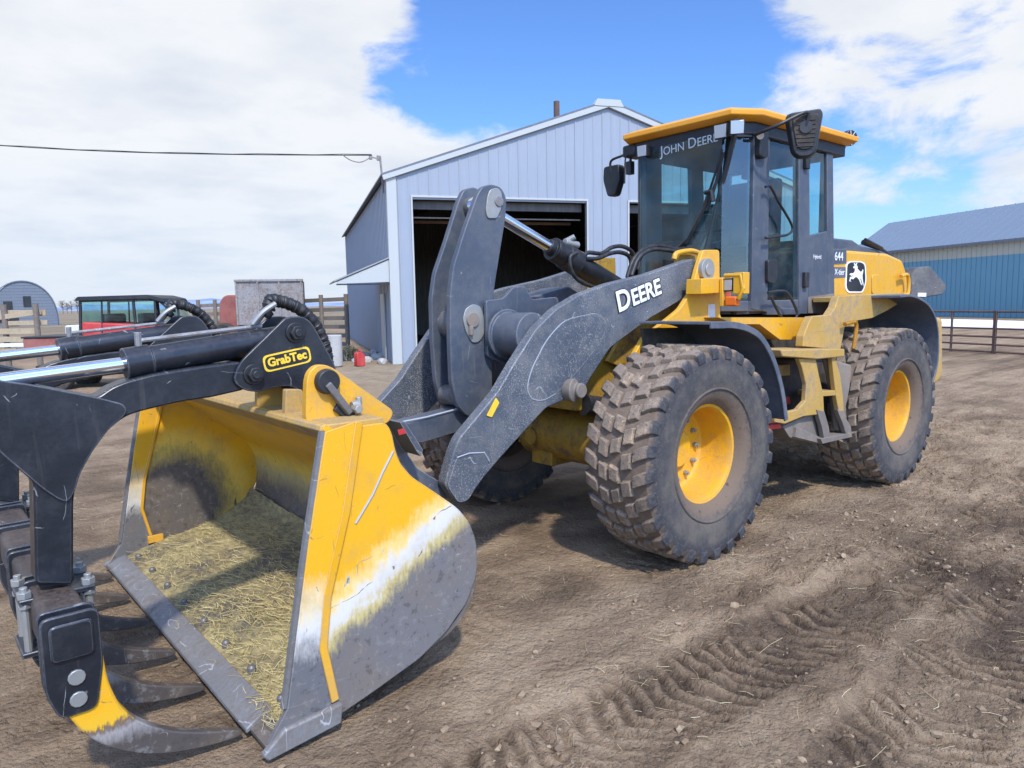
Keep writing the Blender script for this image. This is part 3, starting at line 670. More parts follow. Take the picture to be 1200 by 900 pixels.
# extend the arm plate beyond the left frame edge: it ends at the cylinder eye
ext = [(3.861,1.545),(3.908,1.498),(3.899,1.437)]
armp = armp[:1]+ext[::-1]+armp[1:]
big = [(3.899,1.448),(3.903,1.508),(3.863,1.54),(3.792,1.516),(3.687,1.489),(3.491,1.425),(3.402,1.39),(3.389,1.365),(3.403,1.339),(3.463,1.293),(3.521,1.218),(3.569,1.139),(3.594,1.065),(3.619,1.036),(3.645,1.051),(3.691,1.099),(3.812,1.258)]
GR = None
for s in (1, -1):
    o1 = MB(); o1.prism(rounded(plate, .03, 3), 'y', *sorted(((YA-.02)*s, YA*s)))
    top = o1.obj('grapple_bracket', 'black_paint', L, bevel=.004)
    o2 = MB(); o2.prism(rounded(plate, .03, 3), 'y', *sorted(((YA-.22)*s, (YA-.2)*s)))
    o2.obj('grapple_bracket', 'black_paint', L, bevel=.004)
    am = MB(); am.prism(rounded(armp, .015, 2), 'y', *sorted(((YA-.15)*s, (YA-.022)*s)))
    arm = am.obj('grapple_arm', 'black_paint', L, bevel=.008)
    bp_ = MB(); bp_.prism(rounded(big, .02, 2), 'y', *sorted(((YA-.021)*s, (YA-.009)*s)))
    bp_.obj('gusset', 'black_paint', arm, bevel=.003)
    P1 = (2.686,0.88,1.639); P2 = (2.886,0.88,1.466)
    for c in (P1, P2):
        mb = MB(); y0 = YA*s
        mb.tube([(c[0], y0-.01*s, c[2]), (c[0], y0+.01*s, c[2])], .046, 24)
        mb.tube([(c[0], y0+.01*s, c[2]), (c[0], y0+.035*s, c[2])], .034, 6)
        mb.tube([(c[0], y0+.03*s, c[2]), (c[0], y0+.045*s, c[2])], .018, 12)
        mb.obj('pivot_bolt', 'black_part', top, bevel=.003)
    # cylinder
    yc = (YA-.11)*s
    c0 = Vector((2.697,0.77,1.614)); c1 = Vector((3.368,0.77,1.538)); c2 = Vector((3.883,0.77,1.497))
    for v in (c0, c1, c2): v.y = yc
    dd = (c1-c0).normalized()
    mb = MB(); mb.tube([c0, c1-dd*.10, c1-dd*.10, c1], [.058, .058, .065, .065], 32)
    cy = mb.obj('grapple_cylinder', 'black_paint', L, bevel=.003)
    mb = MB(); mb.tube([c1-dd*.02, c2], .029, 24); mb.obj('cylinder_rod', 'chrome', cy)
    mb = MB()
    mb.tube([c0+Vector((0, 0, .07))-dd*-.1, c1+Vector((0, 0, .085))-dd*.05], .010, 8)
    mb.tube([c1+Vector((0, 0, .12))-dd*.06, c1+Vector((0, 0, .05))-dd*.06], .014, 8)
    mb.obj('steel_pipe', 'steel', cy)
    # sheathed hose bundle looping over the bracket
    hp = [(2.759,0.85,1.741),(2.748,0.85,1.786),(2.705,0.85,1.782),(2.649,0.85,1.765),(2.589,0.85,1.729),(2.537,0.85,1.669),(2.506,0.85,1.603),(2.487,0.85,1.542),(2.482,0.85,1.477)]
    hp = [(a, yc, c) for a, b, c in hp]
    sm = smooth_path(hp, 12); rr = [.029+.0018*math.sin(i*1.15)+.002*math.sin(i*2.9+1) for i in range(len(sm))]
    mb = MB(); mb.tube(sm, rr, 14); mb.tube([sm[0], (sm[0][0]+.02, yc, sm[0][2]-.02)], .03, 8)
    mb.obj('hose_sleeve', 'hose', top, angle=60)
    mb = MB()
    for off in (-.03, .0, .03):
        q = [(2.738,0.85,1.771),(2.783,0.85,1.734),(2.828,0.85,1.682)]
        mb.tube(smooth_path([(q[0][0], yc+off, q[0][2]), (q[1][0]+off*.5, yc+off, q[1][2]), (q[2][0]+off*.5, yc+off*.6, q[2][2])], 5), .013, 8)
    mb.obj('hose_end', 'zinc', top)
    # clamp foot under the post
    mb = MB()
    pc = Vector((3.676,0.8,0.691))
    mb.box(pc.x-.125, pc.x+.125, yc-.11, yc+.11, pc.z-.012, pc.z+.008)
    mb.obj('clamp_plate', 'black_paint', arm, bevel=.004)
    for dx in (-.105, .105):
        for dy in (-.085, .085):
            mb = MB(); x, y = pc.x+dx, yc+dy
            mb.tube([(x, y, pc.z+.05), (x, y, pc.z-.20)], .014, 10); mb.tube([(x, y, pc.z+.008), (x, y, pc.z+.034)], .026, 6); mb.tube([(x, y, pc.z-.03), (x, y, pc.z-.012)], .024, 6)
            mb.obj('clamp_bolt', 'zinc', arm, bevel=.002)
    mb = MB(); mb.box(pc.x-.13, pc.x+.13, yc-.11, yc+.11, pc.z-.215, pc.z-.195); mb.obj('clamp_plate', 'black_paint', arm, bevel=.004)
# GrabTec lettering
q = [Vector(v) for v in [(2.825,0.881,1.48),(2.624,0.881,1.512),(2.625,0.881,1.567)]]
GP_ = [o for o in L.children if o.name.startswith('grapple_bracket')][0]
xd = (q[1]-q[0]); hgt = (q[2]-q[1]).length
ud = Vector((0, 0, 1)); ud = (ud-xd.normalized()*ud.dot(xd.normalized())).normalized(); xn = xd.normalized()
def rr_panel(grow, y0, y1, name, mt):
    c = [q[0]-xn*grow-ud*grow, q[1]+xn*grow-ud*grow, q[1]+xn*grow+ud*(hgt+grow), q[0]-xn*grow+ud*(hgt+grow)]
    mb = MB(); mb.prism(rounded([(v.x, v.z) for v in c], .025, 4), 'y', y0, y1); mb.obj(name, mt, GP_)
rr_panel(.010, YA, YA+.001, 'decal_border', 'decal_yellow'); rr_panel(.002, YA+.001, YA+.002, 'decal_panel', 'black_part')
tmp, tw = text_obj('t', [('GrabTec', .1)], Matrix.Identity(4), 'decal_yellow', None, .002); bpy.data.objects.remove(tmp)
ks = (xd.length*.92)/tw
text_obj('lettering', [('GrabTec', .1*ks)], basis(q[0]+xn*xd.length*.04+ud*hgt*.24+Vector((0, YA+.003-q[0].y, 0)), xn, ud), 'decal_yellow', GP_, .002)
# main beam
bc = (3.689,1.17,0.627)
bx, bz = bc[0], bc[2]
H = .076
mb = MB(); mb.prism(rounded([(bx-H, bz-H), (bx+H, bz-H), (bx+H, bz+H), (bx-H, bz+H)], .03, 4), 'y', -1.15, 1.15)
BEAM = mb.obj('tine_beam', 'beam_black', L, bevel=.003)
# tines
tine = [(3.671,1.17,0.458),(3.649,1.17,0.386),(3.608,1.17,0.295),(3.536,1.17,0.209),(3.424,1.17,0.134),(3.287,1.17,0.082),(3.13,1.17,0.044)]
tn = [Vector((p_[0], 0, p_[2])) for p_ in tine]
ys = [1.16, .70, .25, -.22, -.68, -1.13]
for i, y in enumerate(ys):
    mb = MB()
    for dy in (-.035, .035):
        pts = [(bx-H-.014, bz+H+.022), (bx+H+.014, bz+H+.022), (bx+H+.014, bz-H-.09), (bx+.055, bz-H-.19), (bx-.06, bz-H-.19), (bx-H-.014, bz-H-.03)]
        mb.prism(rounded(pts, .03, 3), 'y', y+dy-.008, y+dy+.008)
    br = mb.obj('tine_bracket', 'black_paint', BEAM, bevel=.004)
    if i == 0:
        mb = MB(); mb.prism(rounded([(bx-.066, bz-.06), (bx+.066, bz-.06), (bx+.066, bz+.07), (bx-.066, bz+.07)], .022, 4), 'y', y+.043, y+.056); mb.obj('end_cap', 'black_paint', br, bevel=.006)
    mb = MB()
    for bz_ in (bz-H-.055, bz-H-.135):
        for dy in (-.045, .045): mb.tube([(bx-.005, y+dy-.006, bz_), (bx-.005, y+dy+.006, bz_)], .028, 12)
        mb.tube([(bx-.005, y-.05, bz_), (bx-.005, y+.05, bz_)], .018, 6)
    mb.obj('tine_bolt', 'zinc', br, bevel=.003)
    P = smooth_path([(bx-.005, y, bz-H-.02)]+[(v.x, y, v.z) for v in tn], 6)
    n = len(P); ws = [.05]*n; ts = []
    for k in range(n):
        f = k/(n-1); ts.append(.165*(1-f)**.6+.012)
    mb = MB(); mb.ribbon(P, [.075*(1-.45*(k/(n-1))) for k in range(n)], ts, (0, 1, 0))
    mb.obj('tine', 'tine_worn', BEAM, bevel=.006)

# ---- front fenders
fpro = [(0.082,1.611),(-0.041,1.607),(-0.189,1.602),(-0.375,1.567),(-0.549,1.489),(-0.713,1.322),(-0.84,1.093),(-0.91,0.862)]
fs = [(v[0], v[1]) for v in smooth_path([(a, b, 0) for a, b in fpro], 5)]
for s in (1, -1):
    mb = MB(); mb.prism(fs+offset(fs, .02)[::-1], 'y', *sorted((.70*s, 1.28*s)))
    fo = mb.obj('front_fender', 'fender_grey', L, bevel=.004)
    mb = MB(); low = offset(fs, .045)
    mb.prism(fs+low[::-1], 'y', *sorted((1.28*s, 1.295*s))); mb.obj('fender_lip', 'fender_grey', fo, bevel=.004)
    mb = MB(); inn = [(0.046,1.558),(-0.836,1.538),(-1.199,1.407),(-1.336,1.116),(-1.412,0.82),(-0.962,1.146),(-0.614,1.37),(-0.002,1.405)]
    mb.prism(inn, 'y', *sorted((.68*s, .70*s))); mb.obj('fender_inner', 'dirty_black', fo)

# ---- cab
CW = .60
CAB = MB()
# floor box and lower grey skirt
CAB.prism([(-0.988,1.655),(-2.967,1.611),(-2.959,1.736),(-0.986,1.73)], 'y', -CW+.004, CW-.004)
CABO = CAB.obj('cab_body', 'grey_paint', L, bevel=.008)
def pil(name, pts, y0, y1, mt='grey_paint', bev=.006):
    mb = MB(); mb.prism(pts, 'y', y0, y1); return mb.obj(name, mt, CABO, bevel=bev)
for s in (1, -1):
    yy = lambda a, b: sorted((a*s, b*s))
    pil('pillar', [(-1.515,3.159),(-1.752,3.212),(-1.774,1.63),(-1.514,1.665)], *yy(CW-.06, CW+.004))           # door front post
    pil('pillar', [(-2.238,3.243),(-2.422,3.237),(-2.499,2.137),(-2.48,1.598),(-2.322,1.602)], *yy(CW-.06, CW+.003))         # door rear post
    pil('pillar', [(-2.761,3.212),(-2.879,3.219),(-3.022,1.585),(-2.881,1.588)], *yy(CW-.06, CW+.002))
    pil('rear_panel', [(-2.472,2.323),(-2.899,2.391),(-3.022,1.585),(-2.512,1.597)], *yy(CW-.04, CW-.002))
    pil('door_sill', [(-1.772,1.675),(-2.35,1.648),(-2.353,1.593),(-1.775,1.608)], *yy(CW-.05, CW+.001))
    pil('header', [(-1.515,3.159),(-2.847,3.184),(-2.841,3.277),(-1.512,3.254)], *yy(CW-.06, CW-.003), mt='black_part')
    g = pil('door', [(-1.74,3.189),(-2.24,3.199),(-2.32,1.633),(-1.772,1.675)], *yy(CW-.024, CW-.016), mt='glass', bev=0)
    if s > 0: DOOR = g
    pil('side_window', [(-2.423,3.207),(-2.779,3.199),(-2.9,2.375),(-2.489,2.309)], *yy(CW-.024, CW-.016), mt='glass', bev=0)
    mb = MB(); c1_, c2_ = (-1.30, .44*s), (-1.49, (CW-.02)*s)
    mb.hexa([(c1_[0], c1_[1], 1.66), (c2_[0], c2_[1], 1.66), (c2_[0]-.006, c2_[1], 1.66), (c1_[0]-.006, c1_[1], 1.66)], [(c1_[0], c1_[1], 3.12), (c2_[0], c2_[1], 3.12), (c2_[0]-.006, c2_[1], 3.12), (c1_[0]-.006, c1_[1], 3.12)])
    mb.obj('corner_window', 'glass_corner', CABO)
mb = MB(); mb.box(-1.306, -1.30, -.435, .435, 1.75, 3.12); WS = mb.obj('windshield', 'glass_dark', CABO)
mb = MB()
q = [(-1.32,0.541,3.089),(-1.32,0.403,2.613),(-1.32,0.274,2.168),(-1.32,0.164,1.798)]
mb.tube(q, .022, 8); mb.obj('windshield_bar', 'black_part', CABO)
mb = MB(); mb.tube([(-1.315, -.445, 1.7), (-1.315, -.445, 3.1)], .02, 8)
mb.prism([(-1.31, -.50), (-1.31, .50), (-1.49, .6), (-1.49, -.6)], 'z', 3.08, 3.20)
mb.prism([(-1.29, -.45), (-1.29, .45), (-1.49, .6), (-1.49, -.6)], 'z', 1.62, 1.74)
mb.obj('cab_frame', 'black_part', CABO, bevel=.004)
mb = MB(); mb.box(-2.86, -2.85, -.56, .56, 2.25, 3.1); mb.obj('rear_window', 'glass', CABO)
mb = MB(); mb.box(-2.90, -2.84, -.56, .56, 1.62, 2.25); mb.box(-2.90, -2.84, -.60, -.5, 2.2, 3.1); mb.box(-2.90, -2.84, .5, .56, 2.2, 3.1)
mb.box(-2.9, -2.84, -.56, .56, 3.05, 3.2)
mb.obj('rear_frame', 'grey_paint', CABO, bevel=.006)
# windshield lettering
tmp, tw = text_obj('t', [('J', .1), ('OHN ', .08), ('D', .1), ('EERE', .08)], Matrix.Identity(4), 'decal_grey', None); bpy.data.objects.remove(tmp)
q = [Vector(v) for v in [(-1.297,-0.198,3.035),(-1.297,0.403,3.063)]]
k = (q[1]-q[0]).length/tw
text_obj('lettering', [('J', .1*k), ('OHN ', .08*k), ('D', .1*k), ('EERE', .08*k)], basis(q[0], q[1]-q[0], (0, 0, 1)), 'decal_grey', WS, .0)
# wipers
mb = MB()
q = [(-1.27,0.455,2.982),(-1.27,0.416,2.851),(-1.27,0.344,2.673),(-1.27,0.262,2.484),(-1.27,0.124,2.279),(-1.27,0.006,2.199)]
mb.tube(q[:4], .011, 6); mb.tube(q[2:], .014, 6); mb.tube([(-1.28,0.465,2.961),(-1.28,0.387,2.696),(-1.28,0.314,2.507)], .014, 6)
q2 = [(-1.26,0.301,2.649),(-1.26,0.368,2.655),(-1.26,0.386,2.569)]; mb.tube(q2, .02, 6)
mb.tube([(-1.27,0.394,2.715),(-1.27,0.245,2.428),(-1.27,0.106,2.236)], .010, 6)
mb.obj('wiper', 'black_part', CABO)
# interior: seat, steering column, console, floor
mb = MB(); mb.prism(rounded([(-2.45, 2.10), (-2.0, 2.12), (-1.98, 2.24), (-2.33, 2.26), (-2.48, 2.9), (-2.60, 2.9), (-2.58, 2.2)], .05), 'y', -.26, .26)
mb.prism(rounded([(-2.47, 2.93), (-2.57, 2.93), (-2.58, 3.06), (-2.5, 3.07)], .03), 'y', -.13, .13)
mb.box(-2.45, -2.1, -.2, .2, 1.66, 2.1); mb.obj('seat', 'seat_fabric', CABO, bevel=.02)
mb = MB(); mb.tube([(-1.55, 0, 1.66), (-1.65, 0, 2.2), (-1.78, 0, 2.35)], .05, 10)
a = [(-1.80+.09*math.cos(t), .20*math.sin(t), 2.38+.17*math.cos(t)) for t in np.linspace(0, 2*PI, 25)]
mb.tube(a, .015, 8); mb.tube([a[6], a[18]], .015, 6); mb.obj('steering_wheel', 'black_part', CABO)
mb = MB(); mb.box(-2.4, -1.7, -.55, -.34, 1.66, 2.32); mb.obj('console', 'seat_fabric', CABO, bevel=.02)
mb = MB(); mb.box(-2.35, -1.9, .30, .38, 2.28, 2.36); mb.box(-2.2, -2.15, .32, .36, 1.7, 2.28); mb.obj('armrest', 'seat_fabric', CABO, bevel=.02)
mb = MB(); mb.box(-2.8, -2.62, -.55, .55, 1.66, 2.2); mb.obj('rear_shelf', 'seat_fabric', CABO, bevel=.02)
mb = MB(); mb.box(-2.84, -1.36, -.56, .56, 1.62, 1.68); mb.obj('cab_floor', 'seat_fabric', CABO)
mb = MB()
mb.box(-2.8, -1.4, -.54, .54, 3.06, 3.10)
mb.obj('headliner', 'seat_fabric', CABO, bevel=.02)
# door handle rails
mb = MB(); mb.tube(smooth_path([(-1.603,0.66,2.681),(-1.683,0.66,2.688),(-1.812,0.66,2.578),(-2.05,0.66,2.389),(-2.01,0.66,2.313),(-1.825,0.66,2.282),(-1.619,0.66,2.259)], 4), .011, 8); mb.obj('grab_rail', 'black_part', CABO)
mb = MB(); mb.tube(smooth_path([(-1.61,0.7,1.799),(-1.817,0.7,1.813),(-1.947,0.7,1.783),(-2.103,0.7,1.622),(-2.047,0.7,1.548),(-1.915,0.7,1.537),(-1.783,0.7,1.63),(-1.652,0.7,1.77)], 4), .012, 8); mb.obj('grab_rail', 'black_part', CABO)
mb = MB(); mb.prism(rounded([(-1.708,2.078),(-1.861,2.089),(-1.868,1.926),(-1.814,1.874),(-1.716,1.889)], .02), 'y', .604, .64); mb.obj('door_handle', 'black_part', DOOR, bevel=.006)
for q in [(-2.354,0.61,2.979),(-2.396,0.61,1.915)]: mb = MB(); mb.box(q[0]-.035, q[0]+.035, .604, .64, q[2]-.07, q[2]+.07); mb.obj('hinge', 'black_part', CABO, bevel=.006)
mb = MB(); mb.box(-2.40+.02, -2.36, .598, .602, 1.83, 1.93); mb.obj('sticker', 'white_part', CABO)
q = (-2.562,0.601,2.114)
text_obj('lettering', [('Hybrid', .055)], basis(Vector(q), (-1, 0, 0), (0, 0, 1)), 'decal_white', CABO)
# muddy corner of the cab
pil('splash_mud', [(-2.48,1.757),(-2.982,1.786),(-3.009,1.652),(-2.907,1.596),(-2.488,1.606)], .602, .606, 'muddy_steel', 0)
# roof
def roofring(x0, x1, hw, ch, z, lx=.25):
    return [(x0, -hw+ch, z), (x0, hw-ch, z), (x0-lx, hw, z), (x1+.12, hw, z), (x1, hw-.15, z), (x1, -hw+.15, z), (x1+.12, -hw, z), (x0-lx, -hw, z)]
rings = [roofring(-1.26, -3.20, .67, .14, 3.205), roofring(-1.22, -3.28, .71, .14, 3.235), roofring(-1.22, -3.30, .715, .14, 3.275), roofring(-1.32, -3.20, .64, .14, 3.315), roofring(-1.75, -2.95, .50, .10, 3.375), roofring(-1.85, -2.85, .4, .08, 3.38)]
mb = MB(); vr = [[mb.bm.verts.new(v) for v in r] for r in rings]
for A_, B_ in zip(vr, vr[1:]):
    for j in range(8): mb.bm.faces.new((A_[j], A_[(j+1) % 8], B_[(j+1) % 8], B_[j]))
mb.bm.faces.new(vr[0][::-1]); mb.bm.faces.new(vr[-1])
ROOF = mb.obj('roof', 'orange_roof', CABO, bevel=.006)
mb = MB(); mb.prism([(-1.32, -.50), (-1.32, .50), (-1.5, .62), (-3.1, .62), (-3.1, -.62), (-1.5, -.62)], 'z', 3.10, 3.207); mb.obj('roof_liner', 'black_part', CABO, bevel=.01)
# work lamps under the roof edge
for px_, ax_ in zip([(-1.16,0.51,3.101),(-1.16,0.666,3.105)], (0, 1)):
    mb = MB(); x, y, z = px_; s = .05
    dv = Vector((1, .15+.6*ax_, -.12)).normalized(); c = Vector(px_); sv = Vector((0, 0, 1)).cross(dv).normalized(); uv = dv.cross(sv)
    mb.hexa([c-dv*.09+sv*i*s*.8+uv*j*s*.8 for i, j in ((-1, -1), (1, -1), (1, 1), (-1, 1))], [c-dv*.004+sv*i*s*1.15+uv*j*s*1.15 for i, j in ((-1, -1), (1, -1), (1, 1), (-1, 1))])
    wl = mb.obj('work_lamp', 'black_part', CABO, bevel=.006)
    mb = MB(); mb.hexa([c-dv*.003+sv*i*s+uv*j*s for i, j in ((-1, -1), (1, -1), (1, 1), (-1, 1))], [c+dv*.004+sv*i*s+uv*j*s for i, j in ((-1, -1), (1, -1), (1, 1), (-1, 1))])
    mb.obj('lamp_lens', 'lamp_lens', wl, bevel=.002)
    mb = MB(); mb.bar(c-dv*.08, c-dv*.16+Vector((0, 0, .05)), .03, .08); mb.obj('lamp_bracket', 'black_part', wl)
c = Vector((-1.2,-0.333,3.091)); dv = Vector((1, .1, -.1)).normalized(); sv = Vector((0, 0, 1)).cross(dv).normalized(); uv = dv.cross(sv); s = .045
mb = MB(); mb.hexa([c-dv*.12+sv*i*s*.8+uv*j*s*.8 for i, j in ((-1, -1), (1, -1), (1, 1), (-1, 1))], [c-dv*.004+sv*i*s*1.15+uv*j*s*1.15 for i, j in ((-1, -1), (1, -1), (1, 1), (-1, 1))]); wl = mb.obj('work_lamp', 'black_part', CABO, bevel=.006)
mb = MB(); mb.hexa([c-dv*.003+sv*i*s+uv*j*s for i, j in ((-1, -1), (1, -1), (1, 1), (-1, 1))], [c+dv*.004+sv*i*s+uv*j*s for i, j in ((-1, -1), (1, -1), (1, 1), (-1, 1))]); mb.obj('lamp_lens', 'lamp_lens', wl, bevel=.002)
mb = MB(); c = Vector((-1.376,-0.55,3.14)); mb.box(c.x-.12, c.x+.08, c.y-.1, c.y+.05, c.z-.05, c.z+.06); mb.obj('lamp_housing', 'black_part', CABO, bevel=.02)
# round spoked cap behind the roof
c = Vector((-3.527,0.45,3.36))
mb = MB(); dv = Vector((.45, .85, -.1)).normalized()
mb.tube([c-dv*.03, c+dv*.03], .078, 24); SP = mb.obj('rear_lamp', 'black_part', CABO, bevel=.01)
sv = Vector((0, 0, 1)).cross(dv).normalized(); uv = dv.cross(sv); mb = MB()
for k in range(8):
    a = PI*k/4+.2; r_ = sv*math.cos(a)+uv*math.sin(a); mb.bar(c+dv*.033+r_*.02, c+dv*.033+r_*.072, .007, .006, tuple(dv))
mb.obj('lamp_spokes', 'white_part', SP)
mb = MB(); c2 = Vector((-3.332,0.45,3.227)); mb.tube([c2+Vector((.05, 0, .05)), c2], [.05, .06], 14); mb.bar(c, c2+Vector((.15, 0, .06)), .05, .06); mb.obj('lamp_arm', 'black_part', CABO)
# mirrors
mp = [(-1.399,0.98,3.162),(-1.857,0.98,3.255),(-1.888,0.98,3.213),(-1.805,0.98,2.924),(-1.709,0.98,2.872),(-1.56,0.98,2.856),(-1.464,0.98,2.898),(-1.39,0.98,3.083)]
mb = MB(); n_ = Vector((-.35, -.05, 0))
fw = Vector((.80, .60, 0)).normalized()
cc = Vector((-1.687,0.95,3.063))
sx = Vector((-.60, .80, 0)); ol = [(-.14, .18), (.13, .20), (.145, .16), (.10, -.14), (.05, -.185), (-.05, -.185), (-.10, -.14), (-.15, .12)]
ol = rounded(ol, .03, 3)
A_ = [mb.bm.verts.new(cc+sx*a*.85+Vector((0, 0, b*.95))+fw*.03) for a, b in ol]; B_ = [mb.bm.verts.new(cc+sx*a+Vector((0, 0, b))-fw*.05) for a, b in ol]
mb.bm.faces.new(A_); mb.bm.faces.new(B_[::-1])
for i in range(len(ol)): mb.bm.faces.new((A_[i], A_[(i+1) % len(ol)], B_[(i+1) % len(ol)], B_[i]))
MR = mb.obj('mirror', 'black_part', CABO, bevel=.008)
mb = MB(); il = [(a*.72, b*.74+.01) for a, b in ol]
A_ = [mb.bm.verts.new(cc+sx*a*.9+Vector((0, 0, b*.95))+fw*.045) for a, b in il]; B_ = [mb.bm.verts.new(cc+sx*a+Vector((0, 0, b))+fw*.02) for a, b in il]
mb.bm.faces.new(A_); mb.bm.faces.new(B_[::-1])
for i in range(len(il)): mb.bm.faces.new((A_[i], A_[(i+1) % len(il)], B_[(i+1) % len(il)], B_[i]))
for k in range(7): mb.bar(cc+sx*(-.075)+fw*.047+Vector((0, 0, -.10+k*.034)), cc+sx*.075+fw*.047+Vector((0, 0, -.10+k*.034)), .008, .008)
mb.obj('mirror_back', 'dirty_black', CABO, bevel=.004)
mb = MB(); mb.tube(smooth_path([tuple(cc+fw*.05+Vector((0, 0, .06))), tuple(cc+fw*.07+Vector((0, 0, .16))), (cc.x+.25, .85, 3.12), (-1.42, .66, 3.08)], 5), .014, 8)
mb.tube([cc+fw*.02+Vector((0, 0, .05)), cc+fw*.06+Vector((0, 0, .05))], .05, 12); mb.obj('mirror_arm', 'black_part', MR)
mb = MB(); mb.prism(rounded([(-1.509,3.127),(-1.639,3.158),(-1.648,2.936),(-1.596,2.91),(-1.516,2.922)], .02), 'y', .604, .66); mb.obj('mirror_bracket', 'black_part', CABO, bevel=.01)
mb = MB(); mb.tube([(-1.492,0.67,3.081), (-1.475,0.68,3.077)], .03, 14); mb.obj('bracket_cap', 'zinc', CABO)
cc = Vector((-1.549,-0.98,2.965)); mb = MB()
mb.prism(rounded([(cc.y-.10, cc.z+.13), (cc.y+.10, cc.z+.13), (cc.y+.11, cc.z-.02), (cc.y+.05, cc.z-.17), (cc.y-.05, cc.z-.17), (cc.y-.11, cc.z)], .03), 'x', cc.x-.05, cc.x+.04)
MR = mb.obj('mirror', 'black_part', CABO, bevel=.012)
mb = MB(); mb.tube(smooth_path([(cc.x+.03, cc.y, cc.z+.05), (cc.x+.04, cc.y, cc.z+.17), (cc.x+.04, cc.y+.15, cc.z+.20), (-1.38, -.62, cc.z+.19), (-1.38, -.62, cc.z+.06)], 4), .013, 8)
mb.box(-1.42, -1.36, -.66, -.6, cc.z-.02, cc.z+.1); mb.obj('mirror_arm', 'black_part', MR, bevel=.003)
mb = MB(); mb.tube(smooth_path([(-1.35,-0.6,3.129),(-1.289,-0.6,3.084),(-1.276,-0.6,2.848)], 4), .008, 6); mb.obj('antenna', 'black_part', CABO)

# ---- front light bracket by the cab
mb = MB(); mb.prism([(-0.519,1.906),(-0.919,1.922),(-0.922,1.803),(-0.51,1.792)], 'y', .66, .80)
BR = mb.obj('light_bracket', 'yellow', L, bevel=.005)
c = Vector((-0.799,0.86,1.858))
mb = MB(); mb.tube([(c.x+.05, .84, c.z+.07), (c.x+.05, .98, c.z+.07), (c.x+.05, 1.0, c.z-.03), (c.x+.05, .96, c.z-.11)], .018, 8)
mb.box(c.x-.02, c.x+.06, .92, 1.01, c.z-.07, c.z+.09); mb.bar((c.x+.04, .82, c.z+.05), (c.x+.04, .82, c.z-.16), .03, .05, (1, 0, 0)); mb.obj('light_guard', 'yellow', BR, bevel=.006)
mb = MB(); mb.box(c.x-.04, c.x+.05, .83, .915, c.z-.05, c.z+.05); HL = mb.obj('headlight', 'black_part', BR, bevel=.01)
mb = MB(); mb.box(c.x+.05, c.x+.056, .84, .905, c.z-.04, c.z+.04); mb.obj('lamp_lens', 'lamp_lens', HL, bevel=.002)
mb = MB(); mb.box(c.x-.0, c.x+.06, .85, .95, c.z-.16, c.z-.085); mb.obj('turn_signal', 'orange_lens', BR, bevel=.012)
mb = MB(); mb.box(c.x-.24, c.x-.16, .62, .72, c.z-.12, c.z+.0); mb.obj('extinguisher', 'red_paint', BR, bevel=.02)

